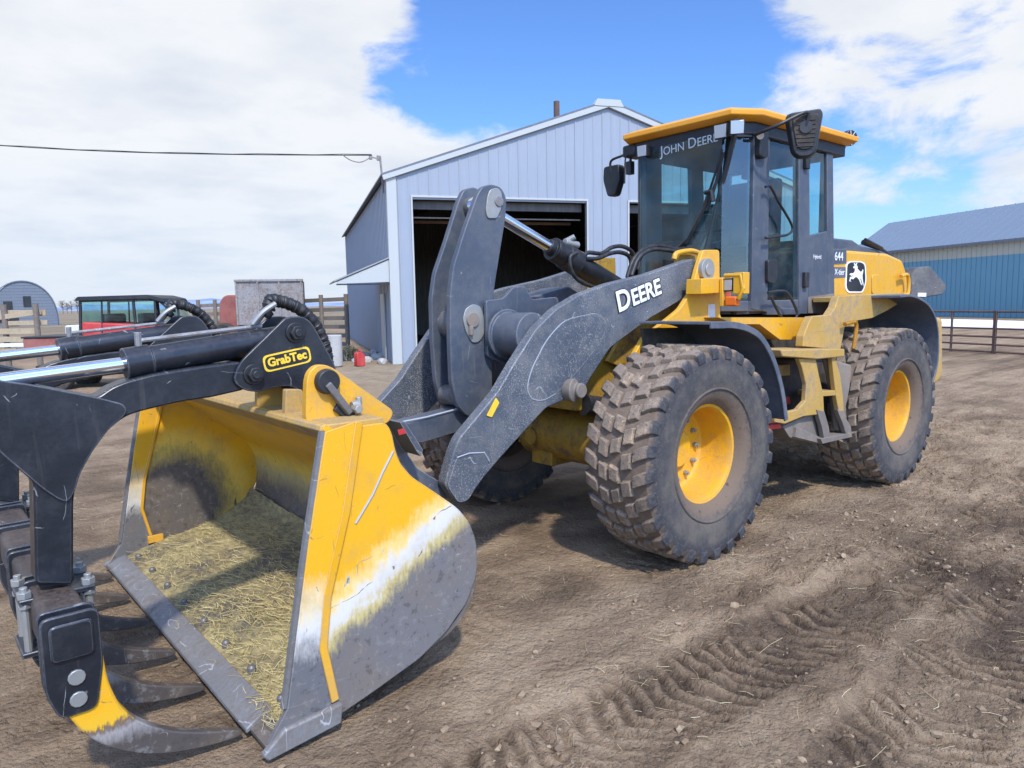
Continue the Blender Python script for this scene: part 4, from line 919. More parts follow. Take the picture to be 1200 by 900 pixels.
# ---- rear frame body, belt under the cab, platforms and steps
mb = MB()
mb.prism(rounded([(-0.737,1.614),(-2.083,1.577),(-2.091,1.426),(-1.87,1.391),(-1.643,1.402),(-1.318,1.543),(-0.947,1.555)], .01), 'y', .2, .8)
mb.obj('cab_belt', 'yellow', L, bevel=.008)
mb = MB(); mb.prism(rounded([(-0.737,1.614),(-2.083,1.577),(-2.091,1.426),(-1.87,1.391),(-1.643,1.402),(-1.318,1.543),(-0.947,1.555)], .01), 'y', -.8, -.2); mb.obj('cab_belt', 'yellow', L, bevel=.008)
mb = MB(); mb.prism([(-1.3, 1.6), (-4.6, 1.6), (-4.6, 1.0), (-4.2, .75), (-2.2, .6), (-1.3, .75)], 'y', -.42, .42); mb.obj('rear_frame', 'dirty_black', L, bevel=.01)
for s in (1, -1):
    yy = lambda a, b: sorted((a*s, b*s))
    mb = MB()
    mb.prism(rounded([(-2.258,1.76),(-3.588,1.782),(-3.617,1.697),(-3.267,1.612),(-2.936,1.547),(-2.62,1.532),(-2.607,1.479),(-2.39,1.486),(-2.323,1.284),(-1.656,1.35),(-1.665,1.435),(-1.744,1.545),(-1.799,1.593),(-2.112,1.599),(-2.201,1.664)], .008), 'y', *yy(.93, 1.0))
    mb.prism([(-2.536,1.75),(-3.569,1.774),(-3.595,1.714),(-2.54,1.704)], 'y', *yy(.62, .93))
    mb.obj('platform', 'yellow_dusty', L, bevel=.008)
    mb = MB(); mb.prism([(-0.983,1.367),(-2.017,1.316),(-2.021,1.251),(-1.551,1.259),(-1.01,1.314)], 'y', *yy(.80, 1.18)); mb.obj('step_deck', 'yellow_dusty', L, bevel=.008)
    # ladder side frames with an opening
    mb = MB()
    mb.prism([(-1.309,1.28),(-1.582,1.263),(-1.647,1.119),(-1.728,0.957),(-1.753,0.79),(-1.414,0.808),(-1.125,0.782),(-0.974,0.814),(-0.971,0.873),(-1.316,0.874),(-1.434,0.93),(-1.441,1.067),(-1.365,1.209)], 'y', *yy(1.11, 1.15))
    LD = mb.obj('ladder', 'yellow_dusty', L, bevel=.006)
    mb = MB(); mb.prism([(-1.856,1.26),(-1.917,1.241),(-2.019,1.09),(-2.079,0.901),(-2.104,0.772),(-2.009,0.783),(-1.954,0.913),(-1.897,1.099)], 'y', *yy(1.11, 1.15)); mb.prism([(-1.669,0.984),(-2.043,0.963),(-2.062,0.917),(-1.686,0.94)], 'y', *yy(.95, 1.146))
    mb.obj('ladder_rung', 'yellow_dusty', LD, bevel=.004)
    mb = MB(); mb.prism([(-1.606,0.842),(-1.737,0.813),(-1.819,0.674),(-1.857,0.56),(-1.753,0.56),(-1.701,0.689)], 'y', *yy(1.12, 1.16)); mb.prism([(-1.962,0.803),(-2.056,0.778),(-2.226,0.623),(-2.247,0.559),(-2.134,0.574),(-2.063,0.68)], 'y', *yy(1.12, 1.16))
    mb.prism([(-1.678,0.592),(-2.23,0.569),(-2.25,0.529),(-1.71,0.544)], 'y', *yy(.92, 1.165)); mb.prism([(-1.35,0.727),(-1.748,0.59),(-1.781,0.527),(-1.327,0.647)], 'y', *yy(.9, 1.13))
    mb.obj('bottom_step', 'muddy_steel', LD, bevel=.004)
    mb = MB(); mb.prism([(-1.875,1.245),(-2.338,1.155),(-2.321,0.954),(-2.253,0.773),(-2.222,0.535),(-2.121,0.601),(-2.039,0.87),(-1.961,1.095)], 'y', *yy(1.04, 1.10)); mb.obj('tank_guard', 'muddy_steel', L, bevel=.02)
    mb = MB(); mb.prism([(-1.366,1.265),(-2.375,1.2),(-2.5,0.558),(-1.794,0.647),(-1.386,0.77)], 'y', *yy(.45, .9)); mb.obj('side_box', 'dirty_black', L, bevel=.02)
    mb = MB(); mb.prism(rounded([(-1.181,0.751),(-1.527,0.792),(-1.697,0.786),(-1.821,0.67),(-1.858,0.548),(-1.682,0.544),(-1.29,0.648)], .02), 'y', *yy(.78, 1.10)); mb.obj('step_box', 'muddy_steel', L, bevel=.01)
    mb = MB(); mb.prism([(-1.408,1.208),(-1.584,1.203),(-1.589,1.109),(-1.412,1.116)], 'y', *yy(.90, .93)); mb.obj('valve_block', 'yellow_dusty', L, bevel=.006)
    # grab loop on the platform
    mb = MB(); mb.tube(smooth_path([(-2.281,1.05,1.513),(-2.493,1.05,1.521),(-2.487,1.05,1.392),(-2.461,1.05,1.286)], 4), .018, 8); mb.obj('grab_rail', 'yellow', L)
mb = MB(); mb.prism([(-0.988,0.786),(-1.151,0.779),(-1.166,0.737),(-0.99,0.746)], 'y', .9, 1.1); mb.obj('reflector', 'red_paint', L, bevel=.004)
mb = MB(); mb.prism([(-1.371,0.946),(-1.561,0.935),(-1.578,0.868),(-1.374,0.876)], 'y', .9, .95); mb.obj('red_box', 'red_paint', L, bevel=.01)
# hood
mb = MB()
hood = [(-2.947,2.181),(-3.194,2.214),(-4.186,2.209),(-4.593,2.145),(-4.753,1.958),(-4.773,1.765),(-4.455,1.701),(-2.977,1.719)]
mb.prism(rounded(hood, .05), 'y', -.60, .60); HD = mb.obj('hood', 'yellow', L, bevel=.03, seg=3)
mb = MB()
ht = [(-2.944,2.33),(-3.452,2.326),(-3.65,2.273),(-4.102,2.244),(-4.596,2.165),(-4.463,2.134),(-2.953,2.183)]
mb.prism(ht, 'y', -.56, .56); mb.obj('hood_top', 'grey_paint', HD, bevel=.02, seg=3)
mb = MB(); mb.prism([(-2.939,2.214),(-3.223,2.223),(-3.234,2.08),(-2.948,2.066)], 'y', .598, .604); mb.obj('name_panel', 'grey_paint', HD, bevel=.001)
mb = MB(); mb.prism([(-2.967,2.042),(-3.218,2.046),(-3.225,1.945),(-2.974,1.935)], 'y', .598, .604); mb.obj('name_panel', 'fender_grey', HD, bevel=.001)
q = (-2.974,0.606,2.108); text_obj('lettering', [('644', .12)], basis(Vector(q), (-1, 0, 0), (0, 0, 1)), 'decal_white', HD)
q = (-2.984,0.606,1.968); text_obj('lettering', [('X-tier', .085)], basis(Vector(q), (-1, 0, 0), (0, 0, 1)), 'decal_white', HD)
for pl in ([(1023,325),(1030,325),(1030,344),(1023,344)], ):
    pass
mb = MB(); mb.prism(rounded([(-3.806,1.976),(-3.991,1.978),(-4.01,1.77),(-3.823,1.771)], .04), 'y', .598, .612); mb.obj('latch_panel', 'yellow', HD, bevel=.006)
mb = MB(); mb.tube(smooth_path([(-4.413,0.66,1.962),(-4.595,0.66,1.973),(-4.616,0.66,1.774),(-4.455,0.66,1.775)], 4), .02, 8); mb.obj('grab_rail', 'yellow', HD)
mb = MB(); mb.tube([(-3.827,0.5,2.321),(-4.162,0.5,2.279),(-4.662,0.5,2.143)], .03, 8); mb.tube([(-3.684,0.58,2.335),(-4.079,0.58,2.261)], .02, 8); mb.obj('exhaust_duct', 'black_part', HD)
# leaping deer badge
bc_ = [(-3.219,2.08),(-3.291,2.106),(-3.556,2.112),(-3.656,2.088),(-3.691,1.905),(-3.621,1.79),(-3.276,1.792),(-3.218,1.835)]
mb = MB(); mb.prism(rounded(bc_, .05, 4), 'y', .60, .606); BD = mb.obj('badge', 'decal_white', HD)
cx_ = sum(a for a, b in bc_)/len(bc_); cz_ = sum(b for a, b in bc_)/len(bc_)
mb = MB(); mb.prism(rounded([(cx_+(a-cx_)*.88, cz_+(b-cz_)*.92) for a, b in bc_], .05, 4), 'y', .606, .608); mb.obj('badge_field', 'black_part', BD)
deer = [(-.25, .95), (-.12, .80), (-.05, .92), (.10, .98), (.0, .82), (.06, .72), (.16, .66), (.12, .55), (.28, .42), (.52, .30), (.72, .34), (.80, .50), (.88, .40), (.84, .22), (.78, .05), (.84, -.25), (.95, -.62), (.98, -.80), (.82, -.62), (.66, -.30), (.45, -.12), (.62, -.42), (.78, -.72), (.62, -.66), (.38, -.30), (.10, -.12), (-.12, -.12), (-.38, -.28), (-.60, -.22), (-.72, -.38), (-.55, -.45), (-.82, -.42), (-.72, -.10), (-.45, -.06), (-.30, .04), (-.58, -.02), (-.82, .06), (-.70, .16), (-.36, .18), (-.20, .30), (-.16, .52), (-.36, .55), (-.42, .64), (-.22, .72), (-.34, .88)]
mb = MB(); sxx = (max(a for a, b in bc_)-min(a for a, b in bc_))*.38; szz = (max(b for a, b in bc_)-min(b for a, b in bc_))*.42
mb.prism([(cx_-a*sxx, cz_+b*szz) for a, b in deer], 'y', .608, .610); mb.obj('deer_emblem', 'decal_white', BD)
# rear fenders, counterweight
rp = [(-2.95, 1.74), (-3.3, 1.745), (-3.6, 1.70), (-3.85, 1.52), (-3.98, 1.25), (-4.0, .95), (-3.97, .86)]
rp = [(-2.9,1.758),(-3.126,1.764),(-3.366,1.73),(-3.624,1.645),(-3.816,1.481),(-3.889,1.247),(-3.87,1.033),(-3.778,0.886)]
rs = [(v[0], v[1]) for v in smooth_path([(a, b, 0) for a, b in rp], 4)]
for s in (1, -1):
    mb = MB(); mb.prism(rs+offset(rs, .025)[::-1], 'y', *sorted((.62*s, 1.26*s))); RF = mb.obj('rear_fender', 'fender_grey', L, bevel=.005)
    mb = MB(); mb.prism([(-2.9, 1.72), (-3.75, 1.6), (-3.95, 1.3), (-3.95, .9), (-3.4, .9), (-3.0, 1.3)], 'y', *sorted((.60*s, .62*s))); mb.obj('fender_inner', 'dirty_black', RF)
mb = MB(); mb.prism(rounded([(-4.249,1.087),(-4.455,1.139),(-4.501,0.96),(-4.327,0.826),(-4.191,0.802),(-4.001,0.881)], .02), 'y', -1.05, 1.05); mb.obj('counterweight', 'yellow_dusty', L, bevel=.02)
mb = MB(); mb.prism([(-4.47,0.769),(-4.711,0.777),(-4.711,0.575),(-4.543,0.554)], 'y', .85, .95); mb.obj('mud_bracket', 'muddy_steel', L, bevel=.01)
mb = MB(); mb.prism([(-4.3, 1.5), (-5.0, 1.5), (-5.1, .8), (-4.4, .6)], 'y', -.9, .9); mb.obj('rear_ballast', 'yellow_dusty', L, bevel=.05, seg=3)

# ---- hay lying on the bucket floor
def floor_z(x):
    for (x0, z0), (x1, z1) in zip(floor_in, floor_in[1:]):
        if x1 <= x <= x0: return z0+(z1-z0)*(x-x0)/(x1-x0)
    return .1
t = mat('straw'); gi = t.new('ShaderNodeNewGeometry'); t.l.new(t.ramp(gi.outputs['Random Per Island'], [(0, (.34, .26, .13)), (.5, (.50, .40, .21)), (1, (.62, .53, .32))]), t.b.inputs['Base Color']); t.b.inputs['Roughness'].default_value = .8
t = mat('hay'); gi = t.new('ShaderNodeNewGeometry'); t.l.new(t.ramp(gi.outputs['Random Per Island'], [(0, (.26, .20, .08)), (.5, (.48, .38, .15)), (1, (.66, .56, .28))]), t.b.inputs['Base Color']); t.b.inputs['Roughness'].default_value = .8
t = mat('hay_mat'); nn = t.noise(t.scale(t.obj, (3, 1, 1)), 12, 7, .7); t.l.new(t.ramp(t.math('ADD', t.math('MULTIPLY', nn, .5), t.math('MULTIPLY', t.noise(t.obj, 2.2, 4), .5)), [(.40, (.11, .095, .07)), (.50, (.26, .21, .10)), (.60, (.44, .36, .16))]), t.b.inputs['Base Color']); t.b.inputs['Roughness'].default_value = .9
bump(t, nn, .6, .02)
def strands(name, mt, gen, n):
    V = np.zeros((n*6, 3), np.float32); Fc = []
    for i in range(n):
        p_, a, ln, wd, bend, tilt = gen()
        d = np.array([math.cos(a), math.sin(a), 0]); q = np.array([-d[1], d[0], 0])
        for k, s_ in enumerate((-.5, 0, .5)):
            cpt = np.array(p_)+d*ln*s_+q*bend*(0 if k == 1 else 1)+np.array([0, 0, tilt*s_*ln+(.003 if k == 1 else 0)])
            V[i*6+k*2] = cpt-q*wd/2; V[i*6+k*2+1] = cpt+q*wd/2+np.array([0, 0, wd*.4])
        b = i*6; Fc += [(b, b+2, b+3, b+1), (b+2, b+4, b+5, b+3)]
    me = bpy.data.meshes.new(name); me.from_pydata(V.tolist(), [], Fc); me.materials.append(MATS[mt])
    o = bpy.data.objects.new(name, me); COL.objects.link(o); return o
rg = random.Random(11)
mb = MB(); nx_, ny_ = 26, 60; g = [[None]*ny_ for _ in range(nx_)]
for i in range(nx_):
    for j in range(ny_):
        x = 2.13+.89*i/(nx_-1); y = -HW+.002+(2*HW-.004)*j/(ny_-1)
        e = max(0, min(1, (2.97-x)/.15)); hh = .006+.028*max(0, math.sin(x*5+y*2.1)*.5+math.sin(y*3.7+x*9)*.5+.35)*e+rg.uniform(0, .006)
        g[i][j] = mb.bm.verts.new((x, y, floor_z(x)+hh+(.006 if i else .02)))
for i in range(nx_-1):
    for j in range(ny_-1): mb.bm.faces.new((g[i][j], g[i+1][j], g[i+1][j+1], g[i][j+1]))
o = mb.obj('hay_layer', 'hay_mat', None, angle=90); o['kind'] = 'stuff'; o['label'] = 'crushed hay chaff spread over the bucket floor'; o['category'] = 'hay'
def gh():
    while 1:
        x = rg.uniform(2.12, 3.06); y = rg.uniform(-HW+.03, HW-.03)
        k = .5+.5*math.sin(x*5+y*2.1)*math.sin(y*3.7+x*9)
        k = k*.8+.2+(.5 if y > .9 else 0)
        if x > 2.98: k *= .06 if y < 1.05 else 1
        if rg.random() < k: break
    e = max(0, min(1, (2.97-x)/.15))
    hh = .012+.03*max(0, math.sin(x*5+y*2.1)*.5+math.sin(y*3.7+x*9)*.5+.35)*e+rg.uniform(0, .022)
    return (x, y, floor_z(x)+hh), rg.gauss(1.3, .9), rg.uniform(.03, .13), rg.uniform(.0010, .0026), rg.uniform(-.01, .01), rg.uniform(-.12, .12)
o = strands('hay', 'hay', gh, 5600); o['kind'] = 'stuff'; o['label'] = 'loose hay stalks lying in the open bucket'; o['category'] = 'hay'
# ================================================================== GROUND
def vnoise(x, y, sc, seed):
    rs = np.random.RandomState(seed); g = rs.rand(256, 256).astype(np.float32)
    u, v = x/sc, y/sc; i, j = np.floor(u).astype(int), np.floor(v).astype(int); fu, fv = u-i, v-j
    fu = fu*fu*(3-2*fu); fv = fv*fv*(3-2*fv); a = g[i & 255, j & 255]; b = g[(i+1) & 255, j & 255]; c = g[i & 255, (j+1) & 255]; d = g[(i+1) & 255, (j+1) & 255]
    return (a*(1-fu)+b*fu)*(1-fv)+(c*(1-fu)+d*fu)*fv-.5
def axis(lo, hi, st, far):
    a = list(np.arange(lo, hi, st)); s = st; v = a[-1]; up = []
    while v < far: s *= 1.13; v += s; up.append(v)
    s = st; v = a[0]; dn = []
    while v > -far: s *= 1.13; v -= s; dn.append(v)
    return np.array(dn[::-1]+a+up)
gx = axis(-7.5, 3.4, .021, 7000); gy = axis(-5.5, 3.6, .021, 7000)
GX, GY = np.meshgrid(gx, gy, indexing='ij')
def ground_h(X, Y):
    n = vnoise
    wx = X+.25*n(X, Y, .9, 21); wy = Y+.25*n(X, Y, .9, 22)
    rough = np.clip(.35+1.3*n(X, Y, 1.7, 5)+.75*np.clip((Y-1.35)/.4, 0, 1)+.5*np.clip((-X-2.5)/2, 0, 1), .15, 1.3)
    h = .030*n(wx, wy, 2.3, 1)+.018*n(wx, wy, .8, 2)+rough*(.026*n(wx, wy, .26, 3)+.028*n(wx, wy, .11, 4)+.020*n(X, Y, .052, 6))
    clod = np.clip(n(wx, wy, .13, 31)-.22, 0, 1)*rough*.11+np.clip(n(X, Y, .06, 32)-.28, 0, 1)*rough*.10; h = h+clod
    moist = .40+.30*n(X, Y, 1.9, 8)+.45*n(X, Y, .5, 9)+.35*n(X*.35, Y, .16, 10)
    for yc, wob, st, k0 in ((2.14, .10, 1, 40), (2.90, .14, 1, 50), (-1.45, .1, .5, 60), (.62, .3, .35, 70), (3.75, .2, .8, 75)):
        c = yc+wob*np.sin(X*.55+k0)+.05*X*(yc > 2.5)*.3; dy = Y-c
        band = np.clip((.30-np.abs(dy))/.07, 0, 1)
        amt = band*np.clip(1.0+1.5*n(X, Y, .9, k0)+.5*n(X, Y, .25, k0+1), 0, 1)*st
        lug = np.sin((X+.5*np.abs(dy)+.10*n(X, Y, .3, k0+2)+.04*n(X, Y, .08, k0+4))*2*PI/.098); lug = np.tanh(lug*1.6)*np.clip(.55+1.8*n(X, Y, .35, k0+5)+.9*n(X, Y, .12, k0+6), -.1, 1)
        h = h+amt*(-.012+.013*lug)+st*.018*np.exp(-((np.abs(dy)-.34)/.06)**2)*np.clip(.5+n(X, Y, .4, k0+3), 0, 1)
        moist = moist+amt*(.30-.25*lug)
    fade = np.exp(-(np.maximum(0, np.maximum(np.abs(X+2)-9, np.abs(Y+1)-8))/6)**2)
    far = .06*n(X, Y, 5, 12)+.05*n(X, Y, 1.6, 13)
    wheel = 1
    return h*fade+far*(1-fade)*np.exp(-(np.hypot(X, Y)/90)**2), np.clip(moist, 0, 1.2)
H, MO = ground_h(GX, GY)
nx, ny = GX.shape
V = np.stack([GX, GY, H], -1).reshape(-1, 3).astype(np.float32)
idx = np.arange(nx*ny).reshape(nx, ny); Q = np.stack([idx[:-1, :-1], idx[1:, :-1], idx[1:, 1:], idx[:-1, 1:]], -1).reshape(-1, 4).astype(np.int32)
me = bpy.data.meshes.new('ground'); me.vertices.add(len(V)); me.vertices.foreach_set('co', V.ravel())
me.loops.add(Q.size); me.loops.foreach_set('vertex_index', Q.ravel()); me.polygons.add(len(Q))
me.polygons.foreach_set('loop_start', np.arange(0, Q.size, 4, dtype=np.int32)); me.polygons.foreach_set('loop_total', np.full(len(Q), 4, np.int32))
me.update(calc_edges=True); me.polygons.foreach_set('use_smooth', [True]*len(Q))
at = me.attributes.new('moist', 'FLOAT', 'POINT'); at.data.foreach_set('value', MO.reshape(-1).astype(np.float32))
t = mat('dirt')
av = t.new('ShaderNodeAttribute', attribute_name='moist').outputs['Fac']
pos = t.new('ShaderNodeNewGeometry').outputs['Position']
a = t.noise(pos, .35, 6, .6); b = t.noise(pos, 3.2, 8, .68); c = t.noise(pos, 30, 6, .7); d = t.noise(pos, 140, 3, .6)
f = t.math('ADD', t.math('MULTIPLY', av, .5), t.math('ADD', t.math('MULTIPLY', b, .42), t.math('MULTIPLY', c, .28)))
col = t.ramp(f, [(.34, (.46, .335, .21)), (.50, (.36, .255, .156)), (.64, (.235, .162, .098)), (.84, (.09, .060, .038))])
col = t.mix(t.math('MULTIPLY', t.step(c, .58, .70), .5), col, (.46, .38, .27))
col = t.mix(t.math('MULTIPLY', t.step(d, .62, .68), .45), col, (.05, .038, .028))
# chaff scattered over the yard
ch = t.noise(t.vmath('MULTIPLY', pos, (1, 1, 1)), 55, 3, .6, 1.2); cm = t.noise(pos, .9, 5, .6)
col = t.mix(t.math('MULTIPLY', t.math('MULTIPLY', t.step(ch, .60, .66), t.step(cm, .45, .65)), .55), col, (.42, .34, .21))
dist = t.vmath('LENGTH', pos, out=1)
fld = t.ramp(t.noise(t.scale(pos, (.02, .05, .1)), 1.2, 5, .6), [(.35, (.30, .24, .15)), (.55, (.20, .155, .10)), (.7, (.36, .31, .22))])
col = t.mix(t.step(dist, 30, 75), col, fld)
straw = t.vmath('DISTANCE', pos, (-6.0, -12.5, 0), out=1)
sm_ = t.math('MULTIPLY', t.step(t.math('ADD', straw, t.math('MULTIPLY', a, 9)), 13, 5), .65)
col = t.mix(sm_, col, t.mix(t.step(b, .35, .65), (.26, .20, .13), (.46, .38, .25)))
t.l.new(col, t.b.inputs['Base Color']); t.b.inputs['Roughness'].default_value = .95; t.b.inputs['Specular IOR Level'].default_value = .2
far_b = t.noise(pos, 7, 7, .7)
vr_ = []
for sc_ in (17, 46):
    v_ = t.new('ShaderNodeTexVoronoi', feature='F1'); v_.inputs['Scale'].default_value = sc_; v_.inputs['Randomness'].default_value = 1
    wv = t.vmath('ADD', pos, t.scale(t.new('ShaderNodeTexNoise').outputs[1] if 0 else t.noise(pos, 9, 3, .6, out=1), (.08, .08, .08))); t.l.new(wv, v_.inputs['Vector']); vr_.append(v_.outputs['Distance'])
clodh = t.math('MULTIPLY', t.math('SUBTRACT', 1.0, vr_[0]), t.step(b, .38, .62)); clod2 = t.math('SUBTRACT', 1.0, vr_[1])
hh_ = t.math('ADD', t.math('MULTIPLY', clodh, 1.1), t.math('ADD', t.math('MULTIPLY', clod2, .45), t.math('ADD', t.math('MULTIPLY', c, 1.0), t.math('ADD', t.math('MULTIPLY', d, .35), t.math('MULTIPLY', far_b, .9)))))
bump(t, hh_, 1.0, .032)
GROUND = bpy.data.objects.new('ground', me); COL.objects.link(GROUND); me.materials.append(MATS['dirt']); GROUND['kind'] = 'structure'
def gz(x, y):
    return float(ground_h(np.array([[float(x)]]), np.array([[float(y)]]))[0][0, 0])
rg = random.Random(5); NS = 9000
sx_ = []
while len(sx_) < NS:
    r_ = rg.random()
    if r_ < .6: x, y = rg.uniform(-7, 3.3), rg.uniform(-4, 3.5)
    else: x, y = rg.uniform(-14, 3), rg.uniform(-13, 2)
    sx_.append((x, y))
SX = np.array(sx_); cl = vnoise(SX[:, 0], SX[:, 1], 1.3, 77)+.25*vnoise(SX[:, 0], SX[:, 1], .3, 78)
SX = SX[cl > -.12]; HS = ground_h(SX[:, 0:1], SX[:, 1:2])[0][:, 0]
it = iter(range(len(SX)))
def gs():
    i = next(it); x, y = SX[i]
    return (x, y, HS[i]+rg.uniform(.001, .010)), rg.uniform(0, 2*PI), min(.30, abs(rg.gauss(.0, .06))+.02), rg.uniform(.0008, .0020), rg.uniform(-.014, .014), rg.uniform(-.10, .10)
o = strands('scattered_straw', 'straw', gs, len(SX)); o['kind'] = 'stuff'; o['label'] = 'dry straw stalks scattered over the yard dirt'; o['category'] = 'straw'
# small clods and stones
t = mat('clod'); gi = t.new('ShaderNodeNewGeometry'); t.l.new(t.mix(t.math('MULTIPLY', t.noise(t.obj, 60, 4), .6), t.ramp(gi.outputs['Random Per Island'], [(0, (.15, .10, .06)), (.6, (.33, .23, .135)), (1, (.44, .33, .21))]), (.12, .09, .06)), t.b.inputs['Base Color']); t.b.inputs['Roughness'].default_value = .95
bump(t, t.noise(t.obj, 120, 4), .5, .004)
mb = MB(); bm0 = bmesh.new(); bmesh.ops.create_icosphere(bm0, subdivisions=1, radius=1); iv = np.array([v.co[:] for v in bm0.verts]); ifc = [[v.index for v in f.verts] for f in bm0.faces]; bm0.free()
NC = 3600; cx0 = np.random.uniform(-7, 3.3, NC); cy0 = np.where(np.random.rand(NC) < .6, np.random.uniform(1.3, 3.4, NC), np.random.uniform(-5, 3.4, NC))
kk = vnoise(cx0, cy0, .8, 91)+.5*vnoise(cx0, cy0, .2, 92) > -.05; cx0, cy0 = cx0[kk], cy0[kk]; NC = len(cx0)
cr = np.abs(np.random.normal(0, .008, NC))+.003; cr[np.random.rand(NC) < .02] *= 1.5; cr = np.minimum(cr, .024); ch_ = ground_h(cx0[:, None], cy0[:, None])[0][:, 0]
VV = iv[None]*(cr[:, None, None]*np.random.uniform(.6, 1.3, (NC, 12, 1)))*np.array([1.1, 1, .75])+np.stack([cx0, cy0, ch_+cr*.25], -1)[:, None]
fa = np.array(ifc); FF = (fa[None]+12*np.arange(NC)[:, None, None]).reshape(-1, 3)
mb.bm.free(); me2 = bpy.data.meshes.new('c'); me2.from_pydata(VV.reshape(-1, 3).tolist(), [], FF.tolist()); mb.bm = bmesh.new(); mb.bm.from_mesh(me2); bpy.data.meshes.remove(me2)
o = mb.obj('dirt_clods', 'clod', None, angle=30, rn=False); o['kind'] = 'stuff'; o['label'] = 'small clods of dry dirt lying on the yard'; o['category'] = 'dirt clods'

# far hills, with the blue of distance haze put into their colour
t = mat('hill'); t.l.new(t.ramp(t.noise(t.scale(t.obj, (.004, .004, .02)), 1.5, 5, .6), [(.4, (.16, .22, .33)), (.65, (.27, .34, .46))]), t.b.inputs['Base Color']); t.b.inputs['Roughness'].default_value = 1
mb = MB(); cam2 = Vector((4.056, 4.003)); prev = None
for k in range(121):
    ang = R(-150+k*1.0); hgt_ = 26+38*max(0, math.sin(k*.33)*.5+.3*math.sin(k*.9+1)+.35+.15*math.sin(k*2.3))
    dv = Vector((math.cos(ang), math.sin(ang))); 
    pp = [cam2+dv*5200, cam2+dv*5600, cam2+dv*6400]; zs_ = (-5, hgt_, -5)
    cur = [mb.bm.verts.new((p_.x, p_.y, z)) for p_, z in zip(pp, zs_)]
    if prev: mb.bm.faces.new((prev[0], cur[0], cur[1], prev[1])); mb.bm.faces.new((prev[1], cur[1], cur[2], prev[2]))
    prev = cur
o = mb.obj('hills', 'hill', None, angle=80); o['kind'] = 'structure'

# ================================================================== METAL SHED
S = empty('metal_shed', 'pale blue ribbed metal shed with two dark open doorways and cream trim', 'shed', (-7.08, -14.52, 0), R(156))
LEN, WID, PK = 19.5, 13.76, 6.88
def topz(x): return 5.5+(7.86-5.5)*x/PK if x < PK else 7.86-(7.86-5.6)*(x-PK)/(WID-PK)
mb = MB()
mb.prism([(0, 0), (.70, 0), (.70, 4.8), (6.15, 4.8), (6.15, 0), (7.6, 0), (7.6, 4.83), (13.0, 4.83), (13.0, 0), (WID, 0), (WID, 5.6), (PK, 7.86), (0, 5.5)], 'y', .0, .10)
def ribs(mb, xs, z0f, z1f, y, wd=.03, pr=.018):
    for x in xs: mb.box(x-wd/2, x+wd/2, y-pr, y, z0f(x), z1f(x))
xs = np.arange(.30, WID, .305)
for k, x in enumerate(xs):
    z0 = 4.92 if (.62 < x < 6.25 or 7.5 < x < 13.1) else .02
    mb.box(x-.02, x+.02, -.022 if k % 3 == 0 else -.012, 0, z0, topz(x)-.25)
mb.obj('front_wall', 'shed_blue', S)
mb = MB(); mb.prism([(0, 0), (.10, 0), (.10, LEN), (0, LEN)], 'z', 0, 5.45)
for k, y in enumerate(np.arange(.5, LEN, .4)): mb.box(-.018, 0, y-.015, y+.015, 0, 5.4)
mb.obj('side_wall', 'shed_blue', S)
mb = MB(); mb.box(WID-.1, WID, 0.1, LEN, 0, 5.5); mb.obj('side_wall', 'shed_blue', S)
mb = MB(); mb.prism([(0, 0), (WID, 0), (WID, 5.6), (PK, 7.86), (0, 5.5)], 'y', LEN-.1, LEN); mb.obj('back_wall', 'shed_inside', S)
mb = MB(); mb.box(.11, .14, .1, LEN-.1, 0, 5.4); mb.box(WID-.14, WID-.11, .1, LEN-.1, 0, 5.4)
mb.prism([(.1, 5.42), (PK, 7.74), (WID-.1, 5.5), (WID-.1, 5.46), (PK, 7.70), (.1, 5.38)], 'y', .1, LEN-.1)
for k in range(14): mb.box(.14, .22, 1+k*1.3, 1.1+k*1.3, 0, 5.3)
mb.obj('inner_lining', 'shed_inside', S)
for sg in (0, 1):
    mb = MB()
    if sg == 0: mb.prism([(-.18, 5.44), (PK, 7.88), (PK, 7.93), (-.18, 5.49)], 'y', -.12, LEN+.1)
    else: mb.prism([(PK, 7.88), (WID+.18, 5.54), (WID+.18, 5.59), (PK, 7.93)], 'y', -.12, LEN+.1)
    mb.obj('roof', 'shed_dark_roof', S)
mb = MB()
mb.prism([(-.12, 5.30), (PK, 7.70), (PK, 7.90), (-.18, 5.50)], 'y', -.11, -.025); mb.prism([(PK, 7.70), (WID+.12, 5.40), (WID+.18, 5.58), (PK, 7.90)], 'y', -.11, -.025)
mb.prism([(PK-.5, 7.72), (PK+.5, 7.72), (PK+.38, 7.93), (PK-.38, 7.93)], 'y', -.13, .1)
mb.obj('rake_trim', 'shed_trim', S, bevel=.01)
mb = MB(); mb.box(-.03, .24, -.04, -.024, 0, 5.45); mb.box(-.04, -.02, -.04, .2, 0, 5.4); mb.obj('corner_trim', 'shed_trim', S, bevel=.004)
mb = MB()
for a_, b_ in ((.70, 6.15), (7.6, 13.0)):
    mb.box(a_-.05, a_, -.045, .12, 0, 4.85); mb.box(b_, b_+.05, -.045, .12, 0, 4.85); mb.box(a_-.05, b_+.05, -.045, .12, 4.851, 4.91)
mb.obj('door_frame', 'shed_trim', S, bevel=.004)
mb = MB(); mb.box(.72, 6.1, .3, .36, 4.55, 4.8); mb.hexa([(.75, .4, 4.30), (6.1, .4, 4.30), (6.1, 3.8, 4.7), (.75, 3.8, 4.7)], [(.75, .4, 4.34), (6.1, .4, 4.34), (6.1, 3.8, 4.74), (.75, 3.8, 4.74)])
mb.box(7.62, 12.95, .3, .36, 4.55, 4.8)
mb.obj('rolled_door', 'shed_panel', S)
mb = MB(); mb.box(.8, 6.0, 1.0, 1.05, 4.22, 4.30); mb.obj('door_rail', 'rust_pipe', S)
